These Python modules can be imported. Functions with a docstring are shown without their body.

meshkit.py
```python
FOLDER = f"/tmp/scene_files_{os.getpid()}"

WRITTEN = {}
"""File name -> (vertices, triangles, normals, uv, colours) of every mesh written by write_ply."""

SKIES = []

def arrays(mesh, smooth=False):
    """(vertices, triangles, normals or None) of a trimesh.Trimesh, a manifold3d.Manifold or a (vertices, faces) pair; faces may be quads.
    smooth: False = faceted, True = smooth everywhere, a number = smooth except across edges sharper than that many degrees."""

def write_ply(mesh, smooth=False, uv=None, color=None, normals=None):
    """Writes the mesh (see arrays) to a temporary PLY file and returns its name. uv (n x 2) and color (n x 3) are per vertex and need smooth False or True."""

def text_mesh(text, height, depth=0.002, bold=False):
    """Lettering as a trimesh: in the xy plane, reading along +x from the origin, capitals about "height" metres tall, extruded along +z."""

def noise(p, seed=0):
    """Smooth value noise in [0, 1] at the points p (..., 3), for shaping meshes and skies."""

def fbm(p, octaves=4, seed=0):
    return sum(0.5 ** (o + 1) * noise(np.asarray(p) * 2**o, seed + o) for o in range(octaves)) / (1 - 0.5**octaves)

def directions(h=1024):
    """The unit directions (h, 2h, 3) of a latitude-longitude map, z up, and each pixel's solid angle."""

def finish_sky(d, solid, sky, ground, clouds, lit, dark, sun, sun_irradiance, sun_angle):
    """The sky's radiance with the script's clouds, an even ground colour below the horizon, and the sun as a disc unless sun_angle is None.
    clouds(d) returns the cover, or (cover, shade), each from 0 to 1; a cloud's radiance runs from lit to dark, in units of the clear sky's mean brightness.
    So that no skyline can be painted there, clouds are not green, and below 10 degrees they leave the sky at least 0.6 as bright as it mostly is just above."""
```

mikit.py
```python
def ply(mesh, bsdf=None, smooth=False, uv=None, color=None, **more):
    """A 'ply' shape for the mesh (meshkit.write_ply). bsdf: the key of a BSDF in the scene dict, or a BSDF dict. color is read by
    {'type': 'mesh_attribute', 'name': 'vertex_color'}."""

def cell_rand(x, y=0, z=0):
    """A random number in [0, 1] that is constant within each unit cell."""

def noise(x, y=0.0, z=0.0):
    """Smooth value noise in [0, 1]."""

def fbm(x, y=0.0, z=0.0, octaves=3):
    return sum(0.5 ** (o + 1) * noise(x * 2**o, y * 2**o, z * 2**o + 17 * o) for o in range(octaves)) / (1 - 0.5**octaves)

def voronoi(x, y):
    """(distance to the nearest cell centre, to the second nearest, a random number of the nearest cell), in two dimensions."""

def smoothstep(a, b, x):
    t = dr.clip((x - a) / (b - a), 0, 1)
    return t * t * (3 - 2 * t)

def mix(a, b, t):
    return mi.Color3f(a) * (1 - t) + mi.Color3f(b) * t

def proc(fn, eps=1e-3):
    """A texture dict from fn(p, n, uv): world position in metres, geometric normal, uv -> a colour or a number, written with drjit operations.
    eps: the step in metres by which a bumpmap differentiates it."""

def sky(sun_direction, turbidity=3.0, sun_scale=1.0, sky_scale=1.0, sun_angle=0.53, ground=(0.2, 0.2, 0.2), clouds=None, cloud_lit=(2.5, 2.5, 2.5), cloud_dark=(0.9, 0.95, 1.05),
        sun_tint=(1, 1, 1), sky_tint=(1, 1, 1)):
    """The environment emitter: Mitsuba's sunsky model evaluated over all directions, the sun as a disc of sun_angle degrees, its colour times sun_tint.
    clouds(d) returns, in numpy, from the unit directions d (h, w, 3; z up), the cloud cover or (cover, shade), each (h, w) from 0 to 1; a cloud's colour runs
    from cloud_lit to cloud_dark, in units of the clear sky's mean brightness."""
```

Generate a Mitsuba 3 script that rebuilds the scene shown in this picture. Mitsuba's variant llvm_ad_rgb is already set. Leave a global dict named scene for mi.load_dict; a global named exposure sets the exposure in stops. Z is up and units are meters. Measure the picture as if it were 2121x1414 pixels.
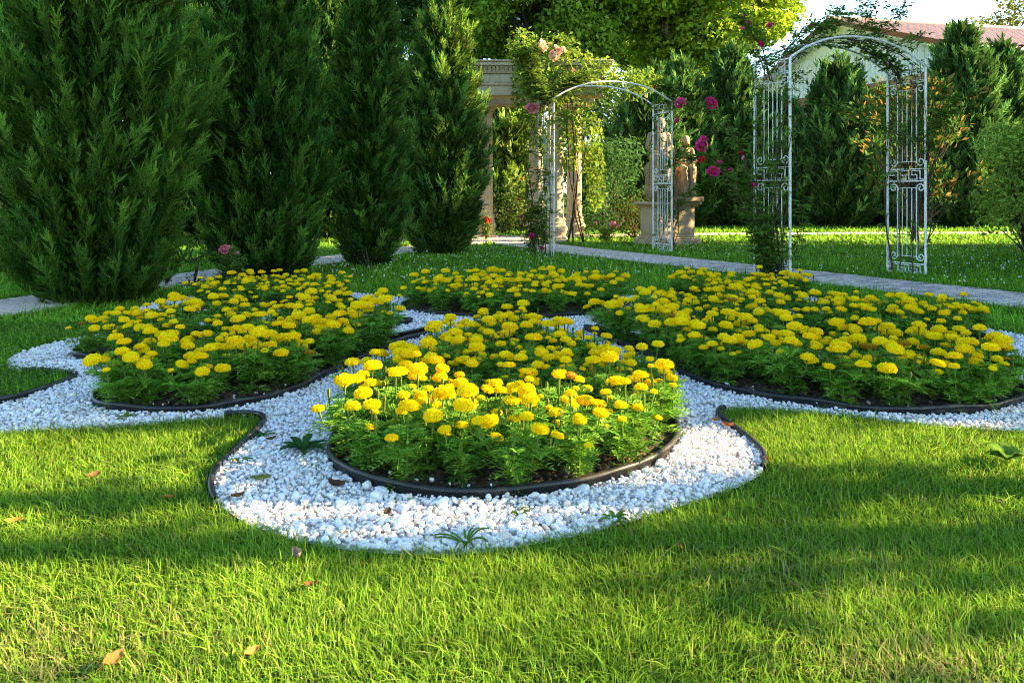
import math, random
import numpy as np, trimesh, mitsuba as mi, mikit
import meshkit
from shapely.geometry import Polygon, Point, LineString, box as sbox
from shapely.ops import unary_union
import shapely

T = mi.ScalarTransform4f
scene, labels = {}, {}

# ------------------------------------------------------------------ camera, sky, exposure
exposure = 4.3
scene['camera'] = {
    'type': 'perspective', 'fov_axis': 'x', 'fov': 2 * math.degrees(math.atan(1060.5 / 1550)),
    'to_world': T().look_at(origin=[0, 0, 1.0], target=[0, 10, 1.0], up=[0, 0, 1]),
    'principal_point_offset_y': 0.2171, 'near_clip': 0.05, 'far_clip': 3000.0}
SUN_EL, SUN_AZ = 23.0, 2.0
sun_dir = [math.cos(math.radians(SUN_EL)) * math.cos(math.radians(SUN_AZ)),
           math.cos(math.radians(SUN_EL)) * math.sin(math.radians(SUN_AZ)), math.sin(math.radians(SUN_EL))]
scene['sky'] = mikit.sky(sun_dir, turbidity=3.0, ground=(0.12, 0.16, 0.06), sun_scale=1.3, sun_tint=(1.0, 0.94, 0.79))

# ------------------------------------------------------------------ materials
VC = {'type': 'mesh_attribute', 'name': 'vertex_color'}
def rgb(*c): return {'type': 'rgb', 'value': list(c)}
def two(b): return {'type': 'twosided', 'bsdf': b}
scene['grass_material'] = {'type': 'principledthin', 'base_color': VC, 'roughness': 0.5, 'diff_trans': 0.9, 'eta': 1.35}
scene['leaf_material'] = {'type': 'principledthin', 'base_color': VC, 'roughness': 0.45, 'diff_trans': 0.75, 'eta': 1.4}
scene['petal_material'] = {'type': 'principledthin', 'base_color': VC, 'roughness': 0.7, 'diff_trans': 0.3, 'eta': 1.3}
scene['needle_material'] = {'type': 'principledthin', 'base_color': VC, 'roughness': 0.6, 'diff_trans': 0.5, 'eta': 1.35}
scene['bark_material'] = two({'type': 'principled', 'base_color': VC, 'roughness': 0.85, 'specular': 0.2})
scene['pebble_material'] = two({'type': 'principled', 'base_color': VC, 'roughness': 0.55, 'specular': 0.35})
def soil_fn(p, n, uv):
    a = mikit.fbm(p.x * 9, p.y * 9, p.z * 9, 4); b = mikit.noise(p.x * 70, p.y * 70, p.z * 70)
    return mikit.mix((0.022, 0.016, 0.011), (0.13, 0.095, 0.065), mikit.smoothstep(0.25, 0.8, a * 0.6 + b * 0.4))
scene['soil_material'] = two({'type': 'principled', 'base_color': mikit.proc(soil_fn), 'roughness': 0.95, 'specular': 0.1})
def lawn_fn(p, n, uv):
    a = mikit.fbm(p.x * 3, p.y * 3, 0, 3); b = mikit.noise(p.x * 45, p.y * 45, 3)
    return mikit.mix((0.018, 0.034, 0.008), (0.055, 0.088, 0.018), a * 0.5 + b * 0.5)
scene['lawn_material'] = two({'type': 'principled', 'base_color': mikit.proc(lawn_fn), 'roughness': 0.95, 'specular': 0.1})
def grit_fn(p, n, uv):
    b = mikit.noise(p.x * 130, p.y * 130, 1); a = mikit.fbm(p.x * 5, p.y * 5, 2, 3)
    return mikit.mix((0.38, 0.36, 0.335), (0.68, 0.67, 0.65), b * 0.6 + a * 0.4)
scene['grit_material'] = two({'type': 'principled', 'base_color': mikit.proc(grit_fn), 'roughness': 0.9, 'specular': 0.2})
scene['plastic_material'] = two({'type': 'principled', 'base_color': mikit.proc(lambda p, n, uv: mikit.mix((0.012, 0.012, 0.013), (0.055, 0.047, 0.038), mikit.smoothstep(0.5, 0.8, mikit.fbm(p.x * 14, p.y * 14, p.z * 40, 4)))), 'roughness': 0.42, 'specular': 0.5})
def paver_fn(p, n, uv):
    a = mikit.fbm(p.x * 2.2, p.y * 2.2, 0, 3); b = mikit.noise(p.x * 120, p.y * 120, p.z * 120)
    return mikit.mix((0.37, 0.305, 0.255), (0.62, 0.52, 0.445), a * 0.65 + b * 0.35)
scene['paver_material'] = two({'type': 'principled', 'base_color': mikit.proc(paver_fn), 'roughness': 0.85, 'specular': 0.25})
scene['paver_grey_material'] = two({'type': 'principled', 'base_color': mikit.proc(lambda p, n, uv: paver_fn(p, n, uv) * mi.Color3f(0.72, 0.76, 0.82)), 'roughness': 0.85, 'specular': 0.25})
scene['paver_dark_material'] = two({'type': 'principled', 'base_color': mikit.proc(lambda p, n, uv: paver_fn(p, n, uv) * mi.Color3f(0.58, 0.56, 0.55)), 'roughness': 0.85, 'specular': 0.25})
scene['joint_material'] = two({'type': 'diffuse', 'reflectance': rgb(0.075, 0.07, 0.06)})
def stone_fn(p, n, uv):
    a = mikit.fbm(p.x * 3, p.y * 3, p.z * 1.4, 4); b = mikit.noise(p.x * 60, p.y * 60, p.z * 60)
    s = mikit.smoothstep(0.55, 0.85, mikit.fbm(p.x * 8, p.y * 8, p.z * 1.2, 3))
    c = mikit.mix((0.36, 0.27, 0.165), (0.58, 0.47, 0.32), a * 0.75 + b * 0.25)
    return mikit.mix(c, (0.26, 0.22, 0.16), s * 0.6)
scene['stone_material'] = two({'type': 'principled', 'base_color': mikit.proc(stone_fn), 'roughness': 0.85, 'specular': 0.25})
def statue_fn(p, n, uv):
    a = mikit.fbm(p.x * 9, p.y * 9, p.z * 9, 4)
    s = mikit.smoothstep(0.5, 0.75, mikit.fbm(p.x * 16, p.y * 16, p.z * 2.2, 3))
    return mikit.mix(mikit.mix((0.24, 0.155, 0.075), (0.48, 0.345, 0.19), a), (0.10, 0.075, 0.05), s * 0.7)
scene['statue_material'] = two({'type': 'principled', 'base_color': mikit.proc(statue_fn), 'roughness': 0.7, 'specular': 0.35})
def iron_fn(p, n, uv):
    a = mikit.fbm(p.x * 22, p.y * 22, p.z * 14, 4)
    return mikit.mix((0.86, 0.84, 0.79), (0.34, 0.25, 0.17), mikit.smoothstep(0.62, 0.85, a) * 0.8)
scene['iron_material'] = two({'type': 'principled', 'base_color': mikit.proc(iron_fn), 'roughness': 0.45, 'specular': 0.5})
def siding_fn(p, n, uv):
    a = mikit.fbm(p.x * 0.7, p.y * 0.7, p.z * 0.5, 3)
    return mikit.mix((0.80, 0.84, 0.90), (0.85, 0.89, 0.95), a)
scene['siding_material'] = two({'type': 'principled', 'base_color': mikit.proc(siding_fn), 'roughness': 0.5, 'specular': 0.4})
def tile_fn(p, n, uv):
    a = mikit.fbm(p.x * 1.1, p.y * 1.1, p.z * 2, 3); b = mikit.noise(p.x * 9, p.y * 9, p.z * 9)
    return mikit.mix((0.25, 0.15, 0.14), (0.42, 0.29, 0.27), a * 0.6 + b * 0.4)
scene['tile_material'] = two({'type': 'principled', 'base_color': mikit.proc(tile_fn), 'roughness': 0.55, 'specular': 0.5})
scene['fascia_material'] = two({'type': 'principled', 'base_color': rgb(0.25, 0.075, 0.05), 'roughness': 0.5})
scene['render_material'] = two({'type': 'principled', 'base_color': mikit.proc(lambda p, n, uv: mikit.mix((0.30, 0.13, 0.09), (0.40, 0.19, 0.13), mikit.fbm(p.x * 3, p.y * 3, p.z * 3, 3))), 'roughness': 0.9})
scene['whitewash_material'] = two({'type': 'principled', 'base_color': mikit.proc(lambda p, n, uv: mikit.mix((0.55, 0.53, 0.50), (0.78, 0.77, 0.74), mikit.fbm(p.x * 20, p.y * 20, p.z * 8, 3))), 'roughness': 0.8})

# ------------------------------------------------------------------ helpers
USED, _next = set(), {}
def numbered(key):
    if key not in USED:
        USED.add(key); return key
    i = _next.get(key, 1)
    while f'{key}_{i:03d}' in USED: i += 1
    _next[key] = i + 1
    k = f'{key}_{i:03d}'; USED.add(k); return k
def thing(name, label, cat, group=None):
    k = numbered(name); labels[k] = {'label': label, 'category': cat}
    if group: labels[k]['group'] = group
    return k
def put(key, shape): scene[key] = shape; USED.add(key); return key
def part(parent, name, shape, label=None, kind=None):
    k = numbered(parent + '__' + name); scene[k] = shape
    if label or kind:
        labels[k] = {}
        if label: labels[k]['label'] = label
        if kind: labels[k]['kind'] = kind
    return k
def struct(name, shape, kind='structure', label=None):
    k = numbered(name); scene[k] = shape; labels[k] = {'kind': kind}
    if label: labels[k]['label'] = label
    return k
def group(name, shape): scene[name] = {'type': 'shapegroup', 'shape': shape}; return name
def copy_(g, M): return {'type': 'instance', 'shapegroup': {'type': 'ref', 'id': g}, 'to_world': M}
def rng_(s): return np.random.default_rng(s)
def unit(v): return v / (np.linalg.norm(v, axis=-1, keepdims=True) + 1e-12)
def cat(ms):
    """joins (v, f[, c]) tuples"""
    ms = [m for m in ms if len(m[0])]
    at, vs, fs, cs = 0, [], [], []
    for m in ms:
        vs.append(m[0]); fs.append(np.asarray(m[1]) + at); at += len(m[0])
        if len(m) > 2: cs.append(m[2])
    return (np.vstack(vs), np.vstack(fs), np.vstack(cs)) if cs else (np.vstack(vs), np.vstack(fs))
def vcply(m, mat, smooth=False):
    return mikit.ply((m[0], m[1]), mat, smooth=smooth, color=np.clip(m[2], 0, 1))
def tube(pts, r, sides=6, caps=True, col=None):
    p = np.asarray(pts, float); n = len(p)
    r = np.broadcast_to(np.asarray(r, float), (n,))
    t = np.zeros_like(p); d = unit(np.diff(p, axis=0)); t[0] = d[0]; t[-1] = d[-1]; t[1:-1] = unit(d[:-1] + d[1:])
    up = np.array([0, 0, 1.0]) if abs(t[:, 2]).mean() < 0.8 else np.array([0, 1.0, 0])
    a = np.cross(t, up); bad = np.linalg.norm(a, axis=1) < 1e-3
    a[bad] = np.cross(t[bad], [1.0, 0.1, 0]); a = unit(a); b = np.cross(t, a)
    ang = np.arange(sides) * 2 * np.pi / sides + np.pi / sides
    v = p[:, None] + r[:, None, None] * (np.cos(ang)[None, :, None] * a[:, None] + np.sin(ang)[None, :, None] * b[:, None])
    i, j = np.meshgrid(np.arange(n - 1), np.arange(sides), indexing='ij')
    q = np.stack([i * sides + j, i * sides + (j + 1) % sides, (i + 1) * sides + (j + 1) % sides, (i + 1) * sides + j], -1).reshape(-1, 4)
    f = np.vstack([q[:, [0, 1, 2]], q[:, [0, 2, 3]]]); v = v.reshape(-1, 3)
    if caps:
        v = np.vstack([v, p[0], p[-1]]); k = np.arange(sides); m = len(v) - 2
        f = np.vstack([f, np.stack([k * 0 + m, (k + 1) % sides, k], 1), np.stack([k * 0 + m + 1, (n - 1) * sides + k, (n - 1) * sides + (k + 1) % sides], 1)])
    return (v, f, np.tile(np.asarray(col, float), (len(v), 1))) if col is not None else (v, f)
def boxm(x0, x1, y0, y1, z0, z1, ch=0.0):
    if ch <= 0:
        m = trimesh.creation.box(bounds=[[x0, y0, z0], [x1, y1, z1]]); return np.array(m.vertices), np.array(m.faces)
    pts = [(x, y, z) for sx, ex in ((x0, 1), (x1, -1)) for sy, ey in ((y0, 1), (y1, -1)) for sz, ez in ((z0, 1), (z1, -1))
           for x, y, z in ((sx + ex * ch, sy + ey * ch, sz), (sx + ex * ch, sy, sz + ez * ch), (sx, sy + ey * ch, sz + ez * ch))]
    m = trimesh.convex.convex_hull(np.array(pts)); return np.array(m.vertices), np.array(m.faces)
def turn(m, a, x=0, y=0, z=0):
    c, s = math.cos(a), math.sin(a); v = m[0] @ np.array([[c, s, 0], [-s, c, 0], [0, 0, 1]]) + [x, y, z]
    return (v, *m[1:])
def lathe(profile, sides=28):
    m = trimesh.creation.revolve(np.array(profile, float), sections=sides); return np.array(m.vertices), np.array(m.faces)
def smooth_closed(pts, n=3):
    p = np.array(pts, float)
    for _ in range(n):
        q = np.roll(p, -1, 0); p = np.stack([p * .75 + q * .25, p * .25 + q * .75], 1).reshape(-1, 2)
    return p
def smooth_open(pts, n=3):
    p = np.array(pts, float)
    for _ in range(n):
        q = np.stack([p[:-1] * .75 + p[1:] * .25, p[:-1] * .25 + p[1:] * .75], 1).reshape(-1, p.shape[1])
        p = np.vstack([p[:1], q[1:-1], p[-1:]])
    return p
def sheet(poly, z):
    """flat polygon as a mesh"""
    vs, fs, at = [], [], 0
    for g in getattr(poly, 'geoms', [poly]):
        v, f = trimesh.creation.triangulate_polygon(g, engine='earcut')
        vs.append(np.column_stack([v, np.full(len(v), z)])); fs.append(f + at); at += len(v)
    v, f = np.vstack(vs), np.vstack(fs)
    n = np.cross(v[f[:, 1]] - v[f[:, 0]], v[f[:, 2]] - v[f[:, 0]])[:, 2]
    f[n < 0] = f[n < 0][:, ::-1]
    return v, f
def relief(poly, step, fn):
    from scipy.spatial import Delaunay
    x0, y0, x1, y1 = poly.bounds; gx, gy = np.meshgrid(np.arange(x0, x1, step), np.arange(y0, y1, step)); gx[::2] += step / 2
    k = shapely.contains_xy(poly.buffer(-.4 * step), gx.ravel(), gy.ravel()); b = np.array(poly.exterior.segmentize(step).coords)[:-1]
    p = np.vstack([b, np.column_stack([gx.ravel()[k], gy.ravel()[k]])]); f = Delaunay(p).simplices; c = p[f].mean(1); f = f[shapely.contains_xy(poly, c[:, 0], c[:, 1])]
    n = np.cross(p[f[:, 1]] - p[f[:, 0]], p[f[:, 2]] - p[f[:, 0]]); f[n < 0] = f[n < 0][:, ::-1]; v = np.column_stack([p, np.zeros(len(p))]); v[:, 2] = fn(v); return v, f
def inside(poly, x, y): return shapely.contains_xy(poly, x, y)
def leaves(base, d, nrm, L, W, fold=0.25, col=None, w_at=0.45):
    """folded diamond leaves: base point, direction, normal, length, width"""
    d = unit(d); s = unit(np.cross(d, nrm)); nn = np.cross(s, d); L = np.asarray(L)[:, None] * np.ones((len(base), 1)); W = np.asarray(W)[:, None] * np.ones((len(base), 1))
    m = base + d * L * w_at + nn * W * fold
    v = np.stack([base, m + s * W / 2, base + d * L, m - s * W / 2], 1)
    k = np.arange(len(base))[:, None] * 4
    f = np.concatenate([k + [0, 1, 2], k + [0, 2, 3]])
    return v.reshape(-1, 3), f, np.repeat(col, 4, 0)
def rdir(r, n): return unit(r.normal(size=(n, 3)))
def cvar(r, n, a, b, j=0.15):
    t = r.random((n, 1)); return (np.array(a) * (1 - t) + np.array(b) * t) * (1 + j * r.normal(size=(n, 1)))
def ordinal(i):
    w = ['first', 'second', 'third', 'fourth', 'fifth', 'sixth', 'seventh', 'eighth', 'ninth', 'tenth', 'eleventh', 'twelfth', 'thirteenth', 'fourteenth', 'fifteenth', 'sixteenth']
    return w[i] if i < len(w) else f'{i+1}th'

# ------------------------------------------------------------------ ground plan
BEDS = {
 'A': [(-.72,2.92),(-.65,2.71),(-.53,2.56),(-.33,2.46),(-.09,2.43),(.14,2.48),(.39,2.61),(.56,2.79),(.67,3.0),(.72,3.3),(.62,3.72),(.43,4.15),(.21,4.6),(.02,4.95),(-.14,4.93),(-.32,4.52),(-.51,4.0),(-.69,3.4)],
 'B': [(-2.02,3.62),(-1.96,3.5),(-1.86,3.43),(-1.69,3.39),(-1.49,3.38),(-1.32,3.45),(-1.16,3.59),(-1.06,3.8),(-1.0,4.1),(-.85,4.58),(-.69,5.08),(-.5,5.45),(-.6,5.44),(-.85,5.02),(-1.28,4.8),(-1.58,4.42),(-1.85,4.12),(-2.02,3.85)],
 'C': [(-2.72,4.62),(-2.6,4.46),(-2.35,4.44),(-1.98,4.66),(-1.65,4.92),(-1.25,5.22),(-.85,5.58),(-.72,5.8),(-1.1,5.76),(-1.6,5.76),(-2.1,5.55),(-2.52,5.2),(-2.72,4.9)],
 'G': [(-2.95,6.5),(-2.5,6.3),(-2.0,6.28),(-1.5,6.35),(-1.3,6.6),(-1.5,7.0),(-1.9,7.25),(-2.4,7.3),(-2.85,7.0)],
 'D': [(-1.0,6.42),(-.5,6.02),(.17,5.86),(.7,6.1),(1.08,6.6),(1.0,6.92),(.5,7.2),(0,7.3),(-.5,7.15),(-.92,6.85)],
 'F': [(.5,5.5),(.66,5.0),(.79,4.6),(.88,4.25),(.96,3.97),(1.06,3.76),(1.34,3.5),(1.63,3.37),(1.98,3.35),(2.22,3.42),(2.43,3.55),(2.6,3.78),(2.6,4.0),(2.42,4.18),(2.1,4.32),(1.8,4.22),(1.5,4.32),(1.2,4.65),(.9,5.05),(.6,5.42)],
 'E': [(.8,5.62),(1.1,5.2),(1.5,5.0),(2.0,4.88),(2.5,4.78),(3.0,4.82),(3.25,5.02),(3.2,5.3),(2.8,5.5),(2.3,5.72),(1.8,5.98),(1.3,6.05),(.95,5.9)],
 'H': [(1.45,6.55),(1.8,6.36),(2.3,6.36),(2.65,6.55),(2.6,6.95),(2.2,7.2),(1.7,7.15),(1.4,6.9)],
}
BED_NAME = {'A': 'front teardrop bed', 'B': 'left front bed', 'C': 'left middle bed', 'G': 'left rear bed', 'D': 'rear centre bed', 'F': 'right front bed', 'E': 'right middle bed', 'H': 'right rear bed'}
BED_RING = {k: smooth_closed(v, 3) for k, v in BEDS.items()}
BED = {k: Polygon(v).buffer(0) for k, v in BED_RING.items()}
FRONT = [(-6,2.9),(-3.2,3.0),(-2.22,3.07),(-2.13,3.12),(-1.76,3.16),(-1.4,3.28),(-1.2,3.34),(-1.1,3.31),(-1.06,3.2),(-1.05,3.04),(-1.07,2.77),(-1.04,2.58),(-.97,2.42),(-.86,2.3),(-.7,2.18),(-.49,2.09),(-.21,2.05),(0,2.09),(.27,2.21),(.55,2.38),(.83,2.58),(.94,2.74),(.96,2.98),(.91,3.23),(.93,3.42),(1.05,3.47),(1.4,3.38),(1.66,3.26),(1.92,3.16),(2.28,3.1),(3.0,3.15),(6,3.3)]
FRONT_S = smooth_open(FRONT, 2)
front_lawn = Polygon(list(map(tuple, FRONT_S)) + [(6, -2), (-6, -2)]).buffer(0)
gravel = unary_union([BED['A'].buffer(.64)] + [BED[k].buffer(.34) for k in 'BCDEFGH'] + [Polygon([(-2.1,4.0),(-2.35,3.6),(-2.6,3.3),(-2.7,3.0),(-1.5,3.0)])])
gravel = gravel.buffer(.15).buffer(-.15).difference(front_lawn).simplify(.01)
gravel = max(getattr(gravel, 'geoms', [gravel]), key=lambda g: g.area)
gravel = Polygon(gravel.exterior)
pebbled = gravel.difference(unary_union([b.buffer(.012) for b in BED.values()]))

PATH_MAIN = smooth_open([(-.35,17.2),(-.1,15.6),(.5,14.0),(1.2,12.75),(2.18,11.15),(3.2,9.5),(4.35,7.55),(5.2,6.0),(6.2,4.2),(7.2,2.4)], 3)
PATH_LEFT = smooth_open([(-6.2,2.6),(-5.25,4.4),(-4.45,6.2),(-4.1,7.5),(-3.8,8.75),(-2.95,10.6),(-2.05,12.6),(-1.05,14.8),(-.35,16.4)], 3)
PATH_FAR = smooth_open([(-.4,16.9),(2.2,17.6),(5.5,18.4),(10,18.7),(22,19.0)], 3)
pm = LineString(PATH_MAIN).buffer(.53, cap_style='flat'); pl = LineString(PATH_LEFT).buffer(.45, cap_style='flat'); pf = LineString(PATH_FAR).buffer(.5, cap_style='flat')
paths = unary_union([pm, pl, pf])

struct('ground', mikit.ply(([[-400, -400, 0], [400, -400, 0], [400, 800, 0], [-400, 800, 0]], [[0, 1, 2], [0, 2, 3]]), 'lawn_material'))
gk = struct('gravel_bed', mikit.ply(sheet(gravel, .004), 'grit_material'))
for k in BED:
    def bump(v, k=k):
        e = shapely.distance(BED[k].exterior, shapely.points(v[:, :2]))
        return .012 + .03 * np.clip(e / .3, 0, 1) + .022 * (meshkit.fbm(v * 22, 3, 5) - .5) * np.clip(e / .04, 0, 1) + .03 * (meshkit.noise(v * 55, 8) - .5) * np.clip(e / .04, 0, 1)
    struct('bed_soil', mikit.ply(relief(BED[k], .016 if k in 'ABF' else .04, bump), 'soil_material', smooth=True))

# ------------------------------------------------------------------ paths and pavers
def path_ribbon(line, half, z):
    poly = LineString(line).buffer(half, cap_style='flat'); return sheet(poly, z)
_pt = [(i, j, .004) for i, j in ((-1, -1), (1, -1), (1, 1), (-1, 1))] + [(i * .96, j * .92, .022) for i, j in ((-1, -1), (1, -1), (1, 1), (-1, 1))]
PAVER = (np.array(_pt), np.array([[4, 5, 6], [4, 6, 7], [0, 1, 5], [0, 5, 4], [1, 2, 6], [1, 6, 5], [2, 3, 7], [2, 7, 6], [3, 0, 4], [3, 4, 7]]))
PAV = [group('paver_shape_a', mikit.ply(PAVER, 'paver_material')), group('paver_shape_b', mikit.ply(PAVER, 'paver_grey_material')), group('paver_shape_c', mikit.ply(PAVER, 'paver_dark_material'))]
def laid(ms): return cat([(PAVER[0] @ M[:3, :3].T + M[:3, 3], PAVER[1]) for M in ms])
def pavers(line, half, s0, s1, L=.2, W=.1, gap=.013, seed=1):
    ln = LineString(line); r = rng_(seed); out = []
    row, s = 0, s0
    while s < s1:
        p = np.array(ln.interpolate(s).coords[0]); q = np.array(ln.interpolate(min(s + .02, ln.length)).coords[0]); d = unit(q - p)
        u = -half + (.5 * L if row % 2 else 0); side = np.array([-d[1], d[0]])
        cells = ([(-half, -half + L / 2)] if row % 2 else []) + [(a, min(a + L, half)) for a in np.arange(u, half - .02, L)]
        for a, b in cells:
            if b - a < .04: continue
            c = p + side * (a + b) / 2; hw = (b - a) / 2 - gap / 2; hl = W / 2 - gap / 2; z = .022 + r.uniform(-.002, .002); ch = .004
            M = np.eye(4); M[:3, 0] = [*side, 0]; M[:3, 1] = [*d, 0]
            if np.cross(side, d) < 0: M[:3, 0] *= -1
            M[:3, 0] *= hw; M[:3, 1] *= hl; M[:2, 3] = c; M[2, 3] = z - .022; M[2, 0] = r.uniform(-.0012, .0012); out.append((np.hypot(*c), c, M))
        row += 1; s += W
    return out
ln_main = LineString(PATH_MAIN)
s_seen = ln_main.project(Point(5.0, 6.3))
pk = struct('garden_path', mikit.ply(path_ribbon(PATH_MAIN, .53, .008), 'joint_material'))
pv = sorted(pavers(PATH_MAIN, .52, 0.0, s_seen, seed=3), key=lambda t: t[0])
for i, (_, c, m) in enumerate(pv[:300]):
    part(pk, 'paver', copy_(PAV[(0, 1, 0, 2, 0, 1, 0)[(i * 7919 // 3) % 7]], T(m)))
part(pk, 'far_paving', mikit.ply(laid([m for _, _, m in pv[300:]]), 'paver_material'), kind='stuff', label='small grey pink pavers of the path far from the camera')
lk = struct('side_path', mikit.ply(path_ribbon(PATH_LEFT, .45, .004), 'joint_material'))
part(lk, 'paving', mikit.ply(laid([m for _, _, m in pavers(PATH_LEFT, .44, 1.0, 14.5, seed=4)]), 'paver_material'), kind='stuff', label='pavers of the side path behind the conifers')
struct('far_path', mikit.ply(path_ribbon(PATH_FAR, .5, .006), 'paver_material'))

# ------------------------------------------------------------------ edging
def edging(ring, closed, h, r=.0105, z0=-.01):
    p = np.asarray(ring); n = len(p)
    d = (np.roll(p, -1, 0) - np.roll(p, 1, 0)) if closed else np.gradient(p, axis=0)
    d = unit(d); nrm = np.stack([d[:, 1], -d[:, 0]], 1)
    wob = .009 * (meshkit.noise(np.column_stack([p * 5, np.zeros(n)]), 3) - .5)
    prof = [(.004, z0), (.004, h - r), (r, h - .4 * r)] + [(r * math.cos(a), h + r * math.sin(a)) for a in np.linspace(0, math.pi, 6)] + [(-r, h - .4 * r), (-.004, h - r), (-.004, z0)]
    m = len(prof); v = np.array([[[*(p[i] + nrm[i] * a), b + wob[i] * 2] for a, b in prof] for i in range(n)]).reshape(-1, 3)
    f = []
    for i in range(n if closed else n - 1):
        for j in range(m - 1):
            a, b = i * m + j, ((i + 1) % n) * m + j
            f += [[a, b, b + 1], [a, b + 1, a + 1]]
    return v, np.array(f)
for k in BED:
    key = thing('bed_edging', f'black plastic edging strip curving round the {BED_NAME[k]} of marigolds', 'edging', 'black edging strips round the flower beds')
    scene[key] = mikit.ply(edging(BED_RING[k], True, .038 if k in 'AF' else .033), 'plastic_material', smooth=50)
fs = np.array(FRONT_S)
for a, b, c, d, lab in ((-1.3, -.9, 2.4, 3.4, 'black edging strip of the front lawn left of the teardrop bed'), (.8, 1.1, 2.68, 3.44, 'black edging strip of the front lawn right of the teardrop bed')):
    sel = fs[(fs[:, 0] > a) & (fs[:, 0] < b) & (fs[:, 1] > c) & (fs[:, 1] < d)]
    key = thing('lawn_edging', lab, 'edging'); scene[key] = mikit.ply(edging(sel, False, .022), 'plastic_material', smooth=50)
ext = np.array(gravel.segmentize(.05).exterior.coords); sel = ext[(ext[:, 0] < -1.9) & (ext[:, 1] > 3.2) & (ext[:, 1] < 4.35) & (ext[:, 0] > -2.75)]
key = thing('lawn_edging', 'black edging strip of the grass tongue at the left edge of the gravel', 'edging'); scene[key] = mikit.ply(edging(sel[np.argsort(sel[:, 1])], False, .03), 'plastic_material', smooth=50)

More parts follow.
